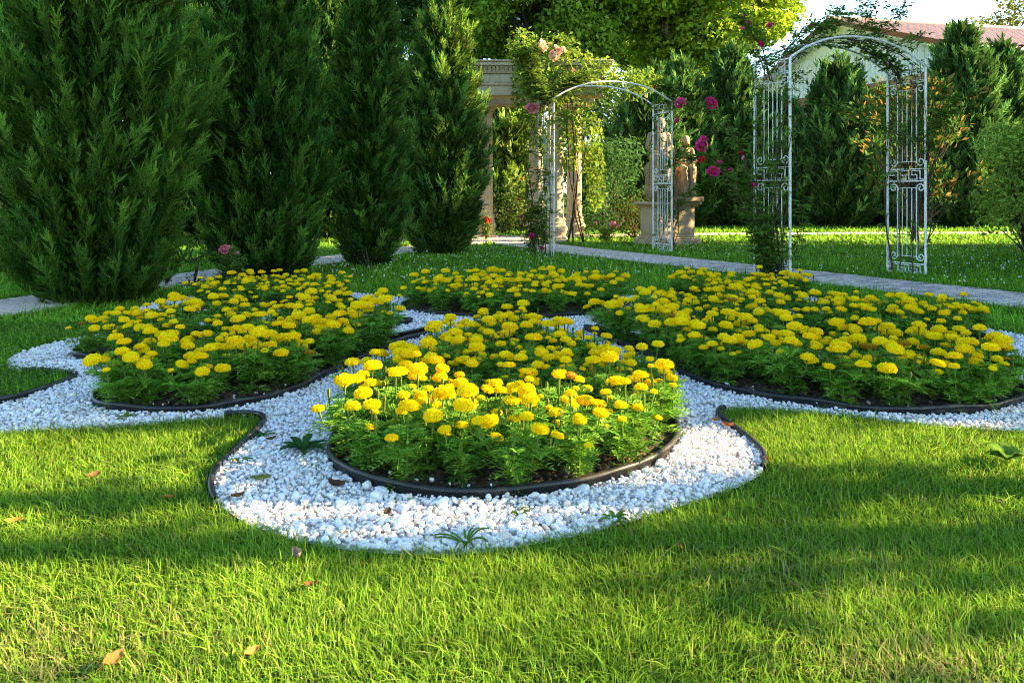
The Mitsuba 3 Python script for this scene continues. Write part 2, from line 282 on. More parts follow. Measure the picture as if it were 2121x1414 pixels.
# ------------------------------------------------------------------ pebbles
def pebble_base(sub, seed):
    m = trimesh.creation.icosphere(subdivisions=sub); v = np.array(m.vertices); r = rng_(seed)
    v = v * (1 + .32 * (meshkit.noise(v * 1.3 + seed * 9.7, seed) - .5)[:, None] + .2 * (meshkit.noise(v * 2.6 + seed * 3.1, seed) - .5)[:, None])
    for _ in range(3):
        n = rdir(r, 1)[0]; d = v @ n; v = v - np.maximum(d - r.uniform(.62, .85), 0)[:, None] * n
    return v * [1, r.uniform(.65, .9), r.uniform(.5, .75)], np.array(m.faces)
def rand_rot(r, n):
    q = unit(r.normal(size=(n, 4))); w, x, y, z = q.T
    return np.stack([1 - 2 * (y*y + z*z), 2*(x*y - z*w), 2*(x*z + y*w), 2*(x*y + z*w), 1 - 2*(x*x + z*z), 2*(y*z - x*w), 2*(x*z - y*w), 2*(y*z + x*w), 1 - 2*(x*x + y*y)], -1).reshape(n, 3, 3)
def scatter(poly, step, y0, y1, r, lim=.80):
    x0, _, x1, _ = poly.bounds; gx, gy = np.meshgrid(np.arange(x0, x1, step), np.arange(y0, y1, step))
    gx = gx.ravel() + r.uniform(-.5, .5, gx.size) * step; gy = gy.ravel() + r.uniform(-.5, .5, gy.size) * step
    k = inside(poly, gx, gy) & (np.abs(gx) < lim * gy + .35) & (gy >= y0) & (gy < y1); return gx[k], gy[k]
r = rng_(11)
lit = [pebble_base(2, s) for s in range(5)]; med = [pebble_base(1, s + 20) for s in range(6)]
def pebble_set(bases, x, y, size, r):
    n = len(x); R = rand_rot(r, n); col = cvar(r, n, (.80, .80, .80), (.66, .66, .675), .05); w = r.random(n)
    col[w < .18] = np.array([.70, .63, .53]) * (.85 + .3 * r.random((int((w < .18).sum()), 1))); col[w > .955] = [.30, .28, .26]
    s = size * np.exp(r.normal(0, .32, n)); z = .006 + r.random(n) * .012
    which = r.integers(0, len(bases), n); out = []
    for b, (v, f) in enumerate(bases):
        i = np.nonzero(which == b)[0]
        vs = np.einsum('kij,nj->kni', R[i], v) * s[i, None, None]; vs[:, :, 2] *= .85; vs += np.stack([x[i], y[i], z[i]], -1)[:, None]
        out.append((vs.reshape(-1, 3), (f[None] + (np.arange(len(i)) * len(v))[:, None, None]).reshape(-1, 3), np.repeat(col[i], len(v), 0)))
    return out, (x, y, z, s, R, col, which)
px, py = scatter(pebbled, .0137, 2.0, 2.62, r)
_, (x, y, z, s, R, col, which) = pebble_set(lit, px, py, .0083, r)
order = np.argsort(np.hypot(x, y) - s * 40); first = set(order[:300].tolist())
TONES = [(.76, .76, .765), (.66, .66, .68), (.62, .55, .46), (.72, .71, .69)]
PEB = [group(f'pebble_shape_{a}{b}', vcply((lit[a][0], lit[a][1], np.tile(TONES[b], (len(lit[a][0]), 1))), 'pebble_material', True)) for a in range(5) for b in range(4)]
for i in order[:300]:
    M = np.eye(4); M[:3, :3] = R[i] * s[i] * 1.1; M[2, :3] *= .85; M[:3, 3] = [x[i], y[i], z[i] + .003]
    part(gk, 'pebble', copy_(PEB[(i % 5) * 4 + int(r.choice(4, p=[.5, .25, .1, .15]))], T(M)))
rest = np.array([i for i in range(len(x)) if i not in first])
m1, _ = pebble_set(med, x[rest], y[rest], .0083, rng_(5))
px, py = scatter(pebbled, .0145, 2.62, 3.1, r); m2, _ = pebble_set([pebble_base(1, 70 + q) for q in range(3)], px, py, .0086, r)
ico = trimesh.creation.icosahedron(); small = (np.array(ico.vertices) * [1, .8, .65], np.array(ico.faces))
px, py = scatter(pebbled, .0152, 3.1, 3.9, r); m2 += pebble_set([small], px, py, .0088, r)[0]
px, py = scatter(pebbled, .019, 3.9, 7.8, r); m3, _ = pebble_set([small], px, py, .0098, r)
part(gk, 'loose_gravel', vcply(cat(m1 + m2 + m3), 'pebble_material', True), kind='stuff', label='white marble gravel round the flower beds')
# a few stray pebbles on the soil
px, py = scatter(unary_union([BED['A'], BED['F'], BED['B']]).difference(unary_union([BED[k].buffer(-.10) for k in 'AFB'])), .085, 2.3, 4.2, r)
ms, _ = pebble_set(med, px, py, .0065, r); ms = cat(ms); ms[0][:, 2] += .022
part(gk, 'stray_gravel', vcply(ms, 'pebble_material', True), kind='stuff', label='stray white pebbles on the soil inside the edging')

# ------------------------------------------------------------------ grass
no_grass = unary_union([gravel, paths.buffer(-.035)])
def grass(x, y, h, w, seg, r, dry=.045, tint=None):
    n = len(x); az = r.uniform(0, 2 * np.pi, n)
    lean = meshkit.noise(np.column_stack([x * 2.3, y * 2.3, np.zeros(n)]), 8) * 2 * np.pi
    d = unit(np.stack([np.cos(az) + .6 * np.cos(lean), np.sin(az) + .6 * np.sin(lean), np.zeros(n)], 1)); fa = r.uniform(0, 2 * np.pi, n)
    s = np.stack([np.cos(fa), np.sin(fa), np.zeros(n)], 1); bend = np.abs(r.normal(.75, .6, n)) * h
    patch = meshkit.fbm(np.column_stack([x * 1.7, y * 1.7, np.zeros(n)]), 3, 4)[:, None]
    col = cvar(r, n, (.135, .31, .028), (.27, .44, .046), .26) * (.72 + .56 * patch)
    dr = r.random(n) < dry * (0.5 + patch[:, 0]) + .4 * np.exp(-((x + 1.05) ** 2 / .18 + (y - 1.62) ** 2 / .03)) + .45 * np.exp(-((x - .85) ** 2 / .05 + (y - 1.56) ** 2 / .012)) + .2 * np.exp(-((x - .75) ** 2 / .1 + (y - 1.95) ** 2 / .02)); col[dr] = cvar(r, int(dr.sum()), (.42, .40, .18), (.26, .29, .09), .1)
    if tint is not None: col = col * tint
    t = np.linspace(0, 1, seg + 1); vs, cs = [], []
    base = np.stack([x, y, np.full(n, .0)], 1)
    for k, tk in enumerate(t):
        c = base + np.array([0, 0, 1.0]) * (h * (tk - .22 * tk * tk * np.minimum(bend / h, 1.5)))[:, None] + d * (bend * tk ** 1.8)[:, None]
        wk = (w * (1 - tk ** 1.6))[:, None] / 2
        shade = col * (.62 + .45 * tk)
        if k < seg: vs += [c - s * wk, c + s * wk]; cs += [shade, shade]
        else: vs.append(c); cs.append(shade)
    m = 2 * seg + 1; v = np.stack(vs, 1).reshape(-1, 3); c = np.stack(cs, 1).reshape(-1, 3); f = []
    for k in range(seg - 1): f += [[2*k, 2*k+1, 2*k+3], [2*k, 2*k+3, 2*k+2]]
    f.append([2*seg-2, 2*seg-1, 2*seg]); f = np.array(f)
    return v, (f[None] + (np.arange(n) * m)[:, None, None]).reshape(-1, 3), c
r = rng_(21); gs = []
world = sbox(-30, 0, 30, 40)
lawn = world.difference(no_grass)
def hvar(x, y): return .75 + .6 * meshkit.fbm(np.column_stack([x * 2.8, y * 2.8, x * 0]), 3, 12)
lawn_near = lawn.difference(gravel.buffer(.012))
for y0, y1, step, hh, ww, seg, tn in ((1.2, 2.2, .0062, .031, .0036, 3, None), (2.2, 3.6, .0078, .031, .0042, 3, None)):
    px, py = scatter(lawn_near.intersection(sbox(-4, y0, 4, y1)), step, y0, y1, r, .76)
    gs.append(grass(px, py, hh * hvar(px, py) * np.exp(r.normal(0, .3, len(px))), ww * np.exp(r.normal(0, .25, len(px))), seg, r, tint=tn))
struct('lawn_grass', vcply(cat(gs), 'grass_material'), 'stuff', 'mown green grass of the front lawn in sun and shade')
gs = []; cool = np.array([1.1, 1.3, 1.1])
for y0, y1, step, hh, ww, seg in ((3.0, 5.2, .0165, .05, .0065, 2), (5.2, 9, .028, .055, .011, 2), (9, 14, .05, .06, .02, 1), (14, 24, .1, .07, .04, 1)):
    px, py = scatter(lawn_near.intersection(sbox(-20, y0, 20, y1)).difference(front_lawn), step, y0, y1, r, .76)
    gs.append(grass(px, py, hh * hvar(px, py) * np.exp(r.normal(0, .3, len(px))), ww * np.exp(r.normal(0, .25, len(px))), seg, r, .02, cool))
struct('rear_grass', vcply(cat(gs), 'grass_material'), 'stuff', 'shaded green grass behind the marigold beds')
# clover flower heads and clover leaves on the rear lawn
px, py = scatter(lawn.intersection(sbox(-3.5, 7.3, 9, 13.5)).difference(unary_union([b.buffer(.35) for b in BED.values()])), .16, 7.3, 13.5, r)
k = r.random(len(px)) < meshkit.noise(np.column_stack([px * .8, py * .8, px * 0]), 4) * .5; px, py = px[k], py[k]
oc = trimesh.creation.icosahedron(); v0, f0 = np.array(oc.vertices) * .010, np.array(oc.faces)
v = (v0[None] + np.stack([px, py, r.uniform(.055, .085, len(px))], 1)[:, None]).reshape(-1, 3)
struct('clover_flower', vcply((v, (f0[None] + (np.arange(len(px)) * len(v0))[:, None, None]).reshape(-1, 3), np.full((len(v), 3), .72)), 'pebble_material', True), 'stuff', 'tiny white clover heads in the rear lawn')
px, py = scatter(lawn.intersection(sbox(-4.2, 3.5, -1.6, 5.6)), .035, 3.5, 5.6, r)
n = len(px); a = r.uniform(0, 2 * np.pi, n); ls = []
for q in range(3):
    d = np.stack([np.cos(a + q * 2.09), np.sin(a + q * 2.09), r.uniform(.1, .4, n)], 1)
    ls.append(leaves(np.stack([px, py, r.uniform(.035, .06, n)], 1), d, np.tile([0, 0, 1.0], (n, 1)), np.full(n, .016), np.full(n, .016), .1, cvar(r, n, (.04, .12, .02), (.07, .16, .03)), .6))
struct('clover_leaf', vcply(cat(ls), 'leaf_material'), 'stuff', 'clover leaves in the shaded lawn at the left')

# ------------------------------------------------------------------ marigolds
def bloom_mesh(seed, loose=False):
    r = rng_(seed); m = trimesh.creation.icosphere(subdivisions=2); v = np.array(m.vertices)
    v = v * [.88, .88, .60]; v[:, 2] = np.maximum(v[:, 2], -.26)
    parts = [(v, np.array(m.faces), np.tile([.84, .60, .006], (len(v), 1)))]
    n = 230; ph = np.arccos(1 - (r.random(n) * .62 + np.arange(n) / n * 1.38 - .0) * .72) ; ph = np.clip(ph, 0, 1.95); th = np.arange(n) * 2.39996 + r.normal(0, .2, n)
    p = np.stack([.88 * np.sin(ph) * np.cos(th),   .88 * np.sin(ph) * np.sin(th), .6 * np.cos(ph)], 1)
    nr = unit(p / np.array([.88, .88, .6]) ** 2); t = unit(np.cross(nr, rdir(r, n)) + np.cross(nr, [0, 0, 1]) * .8); w = r.uniform(.15, .27, n)[:, None]; h = r.uniform(.05, .15, n)[:, None] * (1.9 if loose else 1)
    up = unit(nr + rdir(r, n) * .55 + np.array([0, 0, .15])); q = p - nr * .04
    vs = np.stack([q - t * w * .35, q + t * w * .35, q + t * w * .6 + up * h, q + up * h * 1.15 + nr * .03, q - t * w * .6 + up * h], 1)
    f = np.array([[0, 1, 2], [0, 2, 3], [0, 3, 4]])
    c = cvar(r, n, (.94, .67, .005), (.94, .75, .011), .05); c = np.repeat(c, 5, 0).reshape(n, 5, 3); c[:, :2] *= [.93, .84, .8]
    parts.append((vs.reshape(-1, 3), (f[None] + (np.arange(n) * 5)[:, None, None]).reshape(-1, 3), c.reshape(-1, 3)))
    return cat(parts)
HUE = [(1, 1, 1), (1, 1.06, 1.2), (1.0, .95, .8), (.98, 1.02, 1), (.42, .30, 2)]
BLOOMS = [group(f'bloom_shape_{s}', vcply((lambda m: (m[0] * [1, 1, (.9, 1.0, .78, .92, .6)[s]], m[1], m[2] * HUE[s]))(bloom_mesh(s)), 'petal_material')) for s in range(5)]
LOOSE = group('bloom_shape_loose', vcply(bloom_mesh(9, True), 'petal_material'))
def marigold_variant(seed, nb):
    r = rng_(seed); H = .175; stems, lv, tops = [], [], []
    sc = (.15, .25, .05)
    top0 = np.array([r.normal(0, .012), r.normal(0, .012), H])
    main = np.array([[0, 0, -.01], [top0[0] * .4, top0[1] * .4, H * .5], top0]); stems.append(tube(main, [.006, .005, .0035], 5, False, sc))
    ends = [(main[1] * .2 + top0 * .8, top0)]
    axes = [(main[0], top0)]
    for i in range(nb + 1):
        a = i * 2.4 + r.uniform(-.4, .4); s0 = main[0] + (top0 - main[0]) * r.uniform(.2, .6); rad = r.uniform(.05, .12)
        e = np.array([math.cos(a) * rad, math.sin(a) * rad, H * r.uniform(.62, .98)]); mid = (s0 + e) / 2 + [math.cos(a) * .02, math.sin(a) * .02, -.01]
        stems.append(tube([s0, mid, e], [.004, .0032, .0026], 4, False, sc)); axes.append((s0, e)); ends.append((mid, e))
    for i, (m_, e) in enumerate(ends[:nb]):
        k = unit((e - m_) + [0, 0, .06]) ; tip = e + k * r.uniform(.02, .055)
        stems.append(tube([e, tip, tip + k * .014], [.0026, .003, .008], 5, False, sc)); tops.append((tip + k * .018, unit(k + rdir(r, 1)[0] * .22), r.choice([.021, .028, .032, .036, .040, .042]) * (1 if i < 2 else .92)))
    for m_, e in ends[nb:]:   # unopened buds
        tip = e + np.array([0, 0, .03]); stems.append(tube([e, tip, tip + [0, 0, .012], tip + [0, 0, .022]], [.0024, .004, .0065, .003], 5, True, (.14, .20, .04)))
    for s0, e in axes:
        L = np.linalg.norm(e - s0); nl = int(12 + 38 * L / .175) if s0[2] < .01 else int(4 + 75 * L)
        for j in range(nl):
            tt = (j + r.random()) / nl; p = s0 + (e - s0) * (.04 + .94 * tt if s0[2] < .01 else .25 + .75 * tt); a = j * 2.4 + r.uniform(-.5, .5)
            d = unit(np.array([math.cos(a), math.sin(a), r.uniform(.0, .75)])); ll = r.uniform(.05, .09) * (.75 + .3 * math.sin(math.pi * min(tt + .2, 1)))
            npair = 5; u = np.repeat(np.linspace(.22, .92, npair), 2); sg = np.tile([1.0, -1.0], npair)
            rach = p + d * (u * ll)[:, None] + np.array([0, 0, -1.0]) * (.28 * ll * u * u)[:, None]
            side = unit(np.cross(d, [0, 0, 1])); dd = d * .62 + side * sg[:, None] * .85 + np.array([0, 0, .12]) + rdir(r, 10) * .14
            b = np.vstack([rach, p + d * ll * .92 - [0, 0, .26 * ll]]); dd = np.vstack([dd, d - [0, 0, .35]])
            lens = np.append(r.uniform(.02, .03, 10) * (.7 + .6 * np.sin(np.pi * u)), .028); nn = np.tile([0, 0, 1.0], (11, 1)) + rdir(r, 11) * .35
            hue = cvar(r, 1, (.115, .30, .036), (.235, .43, .05), .18)
            lv.append(leaves(b, dd, nn, lens, lens * .30, .22, np.repeat(hue, 11, 0) * (.9 + .2 * r.random((11, 1)))))
            ra = np.array([p, p + d * ll * .5 - [0, 0, .07 * ll], p + d * ll - [0, 0, .28 * ll]]); o = side * .0011
            lv.append((np.vstack([ra - o, ra + o]), np.array([[0, 3, 4], [0, 4, 1], [1, 4, 5], [1, 5, 2]]), np.tile(hue * 1.2, (6, 1))))
    return group(f'stem_shape_{seed}', vcply(cat(stems), 'leaf_material')), group(f'foliage_shape_{seed}', vcply(cat(lv), 'leaf_material')), tops
VARS = [marigold_variant(100 + i, nb) for i, nb in enumerate((3, 4, 5, 5, 6, 7, 6, 5))]
COUNT = {1: 'one bloom', 2: 'two blooms', 3: 'three blooms', 4: 'four blooms', 5: 'five blooms', 6: 'six blooms', 7: 'seven blooms'}
r = rng_(77); n_plants = 0
HS = {'A': 1.02, 'B': 1.05, 'C': 1.0, 'G': .9, 'D': 1.0, 'F': 1.05, 'E': .98, 'H': 1.0}
for k in 'ABCGDFEH':
    poly = BED[k].buffer(-.055 if k == 'A' else -.05); x0, y0, x1, y1 = poly.bounds; rows = []; yy = y0 + .02; ri = 0
    sp = {'A': .198, 'B': .212, 'F': .215}.get(k, .236)
    while yy < y1:
        row = []; xx = x0 + (.5 * sp if ri % 2 else .08) + r.uniform(-.03, .03)
        while xx < x1:
            q = (xx + r.uniform(-.04, .04), yy + r.uniform(-.045, .045))
            if poly.contains(Point(q)): row.append(q)
            elif poly.distance(Point(q)) < .07:
                e = poly.exterior.interpolate(poly.exterior.project(Point(q))); row.append((e.x, e.y))
            xx += sp
        if row: rows.append(sorted(row))
        yy += sp * .86; ri += 1
    for a, row in enumerate(rows):
        for b, (qx, qy) in enumerate(row):
            vi = int(r.integers(0, len(VARS))); st, fo, tops = VARS[vi]
            if k == 'A' and a == 0: vi = [0, 1, 2][b % 3]; st, fo, tops = VARS[vi]
            sc = HS[k] * r.uniform(.9, 1.22) * (.9 if a == 0 else 1.0); M = T().translate([qx, qy, .02]).rotate([0, 0, 1], r.uniform(0, 360)).rotate([1, 0, 0], r.uniform(-5, 5)).scale(sc)
            rowname = 'front' if a == 0 else ('back' if a == len(rows) - 1 else ordinal(a))
            lab = f'marigold with {COUNT[len(tops)]}, {ordinal(b)} from left in {rowname} row, {BED_NAME[k]}'
            key = thing('marigold_plant', lab, 'marigold', f'marigold plants in the {BED_NAME[k]}')
            part(key, 'stem', copy_(st, M)); part(key, 'foliage', copy_(fo, M))
            for p, d, s in tops:
                ax = np.cross([0, 0, 1], d); an = math.degrees(math.acos(np.clip(d[2], -1, 1))); s = s * r.uniform(.85, 1.1) * (.85 if k == 'A' else .95)
                L = T().translate(p.tolist()).rotate(ax.tolist() if np.linalg.norm(ax) > 1e-6 else [1, 0, 0], an).rotate([0, 0, 1], r.uniform(0, 360)).scale([s, s, s * r.uniform(.9, 1.1)])
                part(key, 'bloom', copy_(LOOSE if r.random() < .03 else BLOOMS[int(r.choice(5, p=[.37, .25, .11, .25, .02]))], M @ L))
            n_plants += 1
print('marigold plants', n_plants)

# ------------------------------------------------------------------ conifers
def tuft_cloud(r, base, d, L, plumes, sprigs, sw, sl, c0, c1):
    """feathery sprays: every tuft an axis with plumelets, each a feather of thin triangles"""
    n = len(base); hue = cvar(r, n, c0, c1, .28)
    u = np.tile((np.arange(plumes) + .5) / plumes, (n, 1)) + r.uniform(-.3, .3, (n, plumes)) / plumes
    pd = unit(d[:, None] + rdir(r, n * plumes).reshape(n, plumes, 3) * .72 + np.array([0, 0, .25])); pb = base[:, None] + d[:, None] * (u * L[:, None])[..., None]
    pl = (.30 * L)[:, None] * r.uniform(.6, 1.15, (n, plumes)) * (1.15 - .55 * u)
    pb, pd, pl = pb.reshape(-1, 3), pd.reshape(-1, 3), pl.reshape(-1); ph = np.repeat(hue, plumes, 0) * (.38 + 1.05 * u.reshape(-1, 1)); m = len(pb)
    side = unit(np.cross(pd, rdir(r, m))); w = np.tile(np.linspace(.05, 1, sprigs), (m, 1)); sg = np.where(np.arange(sprigs) % 2, 1.0, -1.0)
    sb = pb[:, None] + pd[:, None] * (w * pl[:, None])[..., None]
    third = np.cross(pd, side); ang = r.uniform(-.9, .9, (m, sprigs))
    sd = unit(pd[:, None] * .95 + (side[:, None] * np.cos(ang)[..., None] + third[:, None] * np.sin(ang)[..., None]) * sg[None, :, None] * (.75 * (1.1 - w))[..., None])
    ll = sl * r.uniform(.7, 1.25, (m, sprigs)); sd, sb, ll = sd.reshape(-1, 3), sb.reshape(-1, 3), ll.reshape(-1, 1)
    s = unit(np.cross(sd, rdir(r, len(sd)))) * sw / 2
    v = np.stack([sb - s, sb + s, sb + sd * ll], 1).reshape(-1, 3); c = np.repeat(ph, sprigs, 0); c = np.repeat(c, 3, 0)
    return v, np.arange(len(v)).reshape(-1, 3), c
def conifer(name, label, group, x, y, H, R, prof, ntuft, seed, plumes=16, sprigs=12, sw=.011, sl=.065, tl=.55, c0=(.04, .12, .022), c1=(.12, .22, .032), parts=True, core=True):
    r = rng_(seed); pt, pr = np.array(prof).T
    tt = np.linspace(0, 1, 200); wgt = np.interp(tt, pt, pr) + .03; t = np.interp(r.random(ntuft), np.cumsum(wgt) / wgt.sum(), tt); th = r.uniform(0, 2 * np.pi, ntuft)
    lump = .76 + .5 * meshkit.noise(np.column_stack([np.cos(th) * 2.3, np.sin(th) * 2.3, t * H * 1.5 + seed * 5]), seed)
    rad = np.interp(t, pt, pr) * R * lump; out = np.stack([np.cos(th), np.sin(th), th * 0], 1)
    d = unit(out * (.62 - .35 * t[:, None]) + np.array([0, 0, .85]) + rdir(r, ntuft) * .3); L = tl * r.uniform(.55, 1.2, ntuft) * (.65 + .5 * np.interp(t, pt, pr))
    base = out * np.maximum(rad * r.uniform(.72, .98, ntuft) - .5 * L * np.abs((d * out).sum(1)), .02)[:, None] + np.stack([t * 0, t * 0, t * H], 1); base[:, 2] = np.maximum(base[:, 2] - .35 * L, .03)
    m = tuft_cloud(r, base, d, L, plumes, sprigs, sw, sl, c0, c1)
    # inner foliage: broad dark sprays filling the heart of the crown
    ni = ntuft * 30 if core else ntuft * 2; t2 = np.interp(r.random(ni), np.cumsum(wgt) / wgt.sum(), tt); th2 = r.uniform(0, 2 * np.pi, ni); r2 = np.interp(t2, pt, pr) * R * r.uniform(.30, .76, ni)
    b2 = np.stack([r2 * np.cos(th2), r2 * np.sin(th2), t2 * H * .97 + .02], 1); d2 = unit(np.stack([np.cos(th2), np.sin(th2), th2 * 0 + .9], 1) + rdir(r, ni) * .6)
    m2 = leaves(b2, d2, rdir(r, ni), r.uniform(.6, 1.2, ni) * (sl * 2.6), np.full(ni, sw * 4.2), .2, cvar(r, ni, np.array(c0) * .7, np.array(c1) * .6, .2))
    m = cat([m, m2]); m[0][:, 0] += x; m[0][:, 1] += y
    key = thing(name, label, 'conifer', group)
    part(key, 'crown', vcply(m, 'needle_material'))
    tw = [tube([[x, y, t_ * H * .75], [x + math.cos(a_) * q_ * .5, y + math.sin(a_) * q_ * .5, t_ * H * .75 + .18], [x + math.cos(a_) * q_, y + math.sin(a_) * q_, t_ * H * .75 + .5]], [.012, .008, .003], 4, False, (.13, .08, .045)) for t_, a_, q_ in zip(r.random(60), r.uniform(0, 6.283, 60), np.interp(r.random(60), [0, 1], [.6, .95]) * R * .9)]
    part(key, 'twig', vcply(cat(tw), 'bark_material'))
    part(key, 'trunk', vcply(tube([[x, y, -.02], [x + .02, y, H * .4], [x, y, H * .8]], [.035 * R + .05, .03 * R + .03, .015], 8, True, (.07, .045, .03)), 'bark_material'))
    return key
EGG = [(0, .62), (.05, .82), (.2, .98), (.4, 1.0), (.6, .85), (.8, .55), (.95, .2), (1, .03)]
SLIM = [(0, .6), (.08, .85), (.3, 1.0), (.55, .9), (.8, .6), (.95, .22), (1, .03)]
conifer('conifer_tree', 'broad dark green conifer with its base at the path, largest at the left edge', 'conifers along the side path', -3.86, 6.95, 5.0, .89, EGG, 1000, 1, plumes=21, sprigs=14, sw=.008, sl=.05, tl=.46, c0=(.048, .13, .022), c1=(.13, .24, .032))
conifer('conifer_tree', 'tall dark conifer standing second from the left, behind the left rear bed', 'conifers along the side path', -2.97, 8.9, 4.7, .74, EGG, 640, 2, plumes=17, sprigs=12, sw=.0115, sl=.062, tl=.46, c0=(.042, .12, .022), c1=(.11, .21, .03))
conifer('conifer_tree', 'slim dark conifer standing third from the left in the row', 'conifers along the side path', -2.0, 10.4, 4.8, .50, SLIM, 430, 3, tl=.42, c0=(.045, .12, .022), c1=(.12, .215, .03), plumes=15, sprigs=11, sw=.015, sl=.075)
conifer('conifer_tree', 'bushy conifer with paler tips beside the stone colonnade, fourth from the left', 'conifers along the side path', -1.16, 12.4, 4.35, .70, SLIM, 460, 4, tl=.46, plumes=15, sprigs=11, sw=.017, sl=.085, c0=(.06, .15, .03), c1=(.17, .27, .045))
FARC = dict(plumes=9, sprigs=7, sw=.045, sl=.17, tl=.95)
for i, (x, y, H, R, lab) in enumerate([
    (3.7, 20.5, 4.2, .95, 'dark conifer behind the left rose arch, leftmost of the hedge'), (5.0, 22.3, 4.9, 1.1, 'dark conifer rising behind the statue at its right'),
    (6.6, 22.6, 5.4, 1.15, 'tall conifer directly left of the right rose arch'), (8.1, 23.0, 4.0, 1.1, 'low conifer seen through the left panel of the right rose arch'),
    (9.75, 22.3, 4.9, 1.25, 'pointed conifer seen through the opening of the right rose arch'), (11.4, 22.8, 3.9, 1.2, 'low dark conifer behind the magnolia'),
    (13.2, 22.0, 5.95, 1.15, 'tall pointed conifer just right of the right rose arch before the roof'), (14.8, 22.6, 5.5, 1.1, 'tall conifer near the right edge before the roof'), (16.4, 22.9, 5.0, 1.2, 'conifer at the far right end of the hedge')]):
    conifer('hedge_conifer', lab, 'conifers of the background hedge', x, y, H, R, SLIM, 260, 30 + i, c0=(.06, .15, .04), c1=(.13, .24, .055), **FARC)
for x, y, H, R, lab in ((-5.7, 14.2, 6.6, .95, 'dark conifer in the gap between the first and second conifers, farther back'), (-4.15, 16.6, 6.4, .85, 'dark conifer in the gap between the second and third conifers, farther back')):
    conifer('rear_conifer', lab, None, x, y, H, R, SLIM, 300, 44 + int(y), plumes=10, sprigs=8, sw=.03, sl=.12, tl=.7, c0=(.035, .1, .025), c1=(.09, .17, .03))
conifer('light_conifer', 'light green sunlit conifer behind the colonnade opening', None, -.05, 20.2, 3.7, .9, SLIM, 220, 51, c0=(.18, .30, .05), c1=(.28, .38, .08), **FARC)

# ------------------------------------------------------------------ broadleaf trees and bushes
def leaf_clumps(r, clumps, size, c0, c1, dens, up=.5, narrow=.7):
    out = []
    for cx, cy, cz, rx, ry, rz in clumps:
        n = int(dens * (rx * ry * rz) ** (2 / 3)); d = rdir(r, n); k = r.uniform(.35, 1.0, n) ** .6 * (.8 + .45 * meshkit.noise(d * 2.2 + cx, 3))
        p = d * k[:, None] * [rx, ry, rz] + [cx, cy, cz]; nn = unit(d * .5 + np.array([0, 0, up]) + rdir(r, n) * .7)
        col = cvar(r, n, c0, c1, .14) * r.uniform(.8, 1.2)
        L = size * np.exp(r.normal(0, .22, n)); out.append(leaves(p, np.cross(nn, rdir(r, n)), nn, L, L * narrow, .15, col))
    return cat(out)
def broad_tree(name, label, group, x, y, H, R, zc, nclump, dens, size, seed, c0, c1, trunk=.2, bark=(.12, .10, .08), lean=(0, 0), rz=None, csize=(.17, .31)):
    r = rng_(seed); rz = rz or (H - zc); cl = []; br = []
    p0 = np.array([x, y, -.05]); fork = np.array([x + lean[0] * .5, y + lean[1] * .5, zc * .62]); br.append(tube([p0, (p0 + fork) / 2 + [.05, 0, 0], fork], [trunk, trunk * .8, trunk * .65], 9, False, bark))
    for i in range(nclump):
        d = rdir(r, 1)[0]; k = r.uniform(.3, .95) ** .5; c = np.array([x + lean[0], y + lean[1], zc]) + d * [R, R, rz] * k * .82; s = R * r.uniform(*csize)
        cl.append((*c, s, s, s * .75))
        if i % 2 == 0 or nclump < 14:
            mid = (fork + c) / 2 + r.normal(0, .08 * R, 3); br.append(tube([fork, mid, c], [trunk * .34, trunk * .2, .02], 6, False, bark))
    key = thing(name, label, 'tree', group)
    part(key, 'crown', vcply(leaf_clumps(r, cl, size, c0, c1, dens), 'leaf_material'))
    part(key, 'trunk', vcply(cat(br), 'bark_material'))
    return key
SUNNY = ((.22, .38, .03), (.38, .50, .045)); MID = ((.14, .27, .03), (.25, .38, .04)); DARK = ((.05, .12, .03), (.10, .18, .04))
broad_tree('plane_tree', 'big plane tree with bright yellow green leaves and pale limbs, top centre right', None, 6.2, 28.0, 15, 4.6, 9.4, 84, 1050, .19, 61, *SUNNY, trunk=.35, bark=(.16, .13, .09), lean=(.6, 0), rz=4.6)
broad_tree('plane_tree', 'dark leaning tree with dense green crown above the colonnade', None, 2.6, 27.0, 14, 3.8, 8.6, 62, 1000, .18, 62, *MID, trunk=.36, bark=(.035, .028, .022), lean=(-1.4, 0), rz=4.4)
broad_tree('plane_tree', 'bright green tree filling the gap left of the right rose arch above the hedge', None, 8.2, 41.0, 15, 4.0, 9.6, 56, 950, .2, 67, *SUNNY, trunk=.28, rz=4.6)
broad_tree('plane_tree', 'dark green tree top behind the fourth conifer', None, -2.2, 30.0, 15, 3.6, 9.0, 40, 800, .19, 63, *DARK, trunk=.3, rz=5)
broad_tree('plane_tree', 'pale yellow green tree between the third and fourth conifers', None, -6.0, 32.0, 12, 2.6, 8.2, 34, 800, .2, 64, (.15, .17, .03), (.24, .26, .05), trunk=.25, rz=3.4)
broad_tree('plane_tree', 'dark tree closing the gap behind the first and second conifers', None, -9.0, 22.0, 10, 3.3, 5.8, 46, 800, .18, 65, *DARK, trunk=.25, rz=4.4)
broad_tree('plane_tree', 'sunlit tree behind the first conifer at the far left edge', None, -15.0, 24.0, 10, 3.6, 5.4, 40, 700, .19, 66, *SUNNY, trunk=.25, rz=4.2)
for i, (x, y, H, lab) in enumerate([(21.5, 36, 9.9, 'pale green tree top above the left part of the tiled roof'), (24.8, 36, 11.3, 'taller pale tree top above the right part of the tiled roof'), (29.5, 38, 10.2, 'pale tree top at the upper right corner')]):
    broad_tree('far_tree', lab, 'tree tops behind the house roof', x, y, H, 2.4, H - 2.6, 34, 420, .17, 70 + i, (.12, .15, .03), (.2, .23, .05), trunk=.2, rz=2.6)
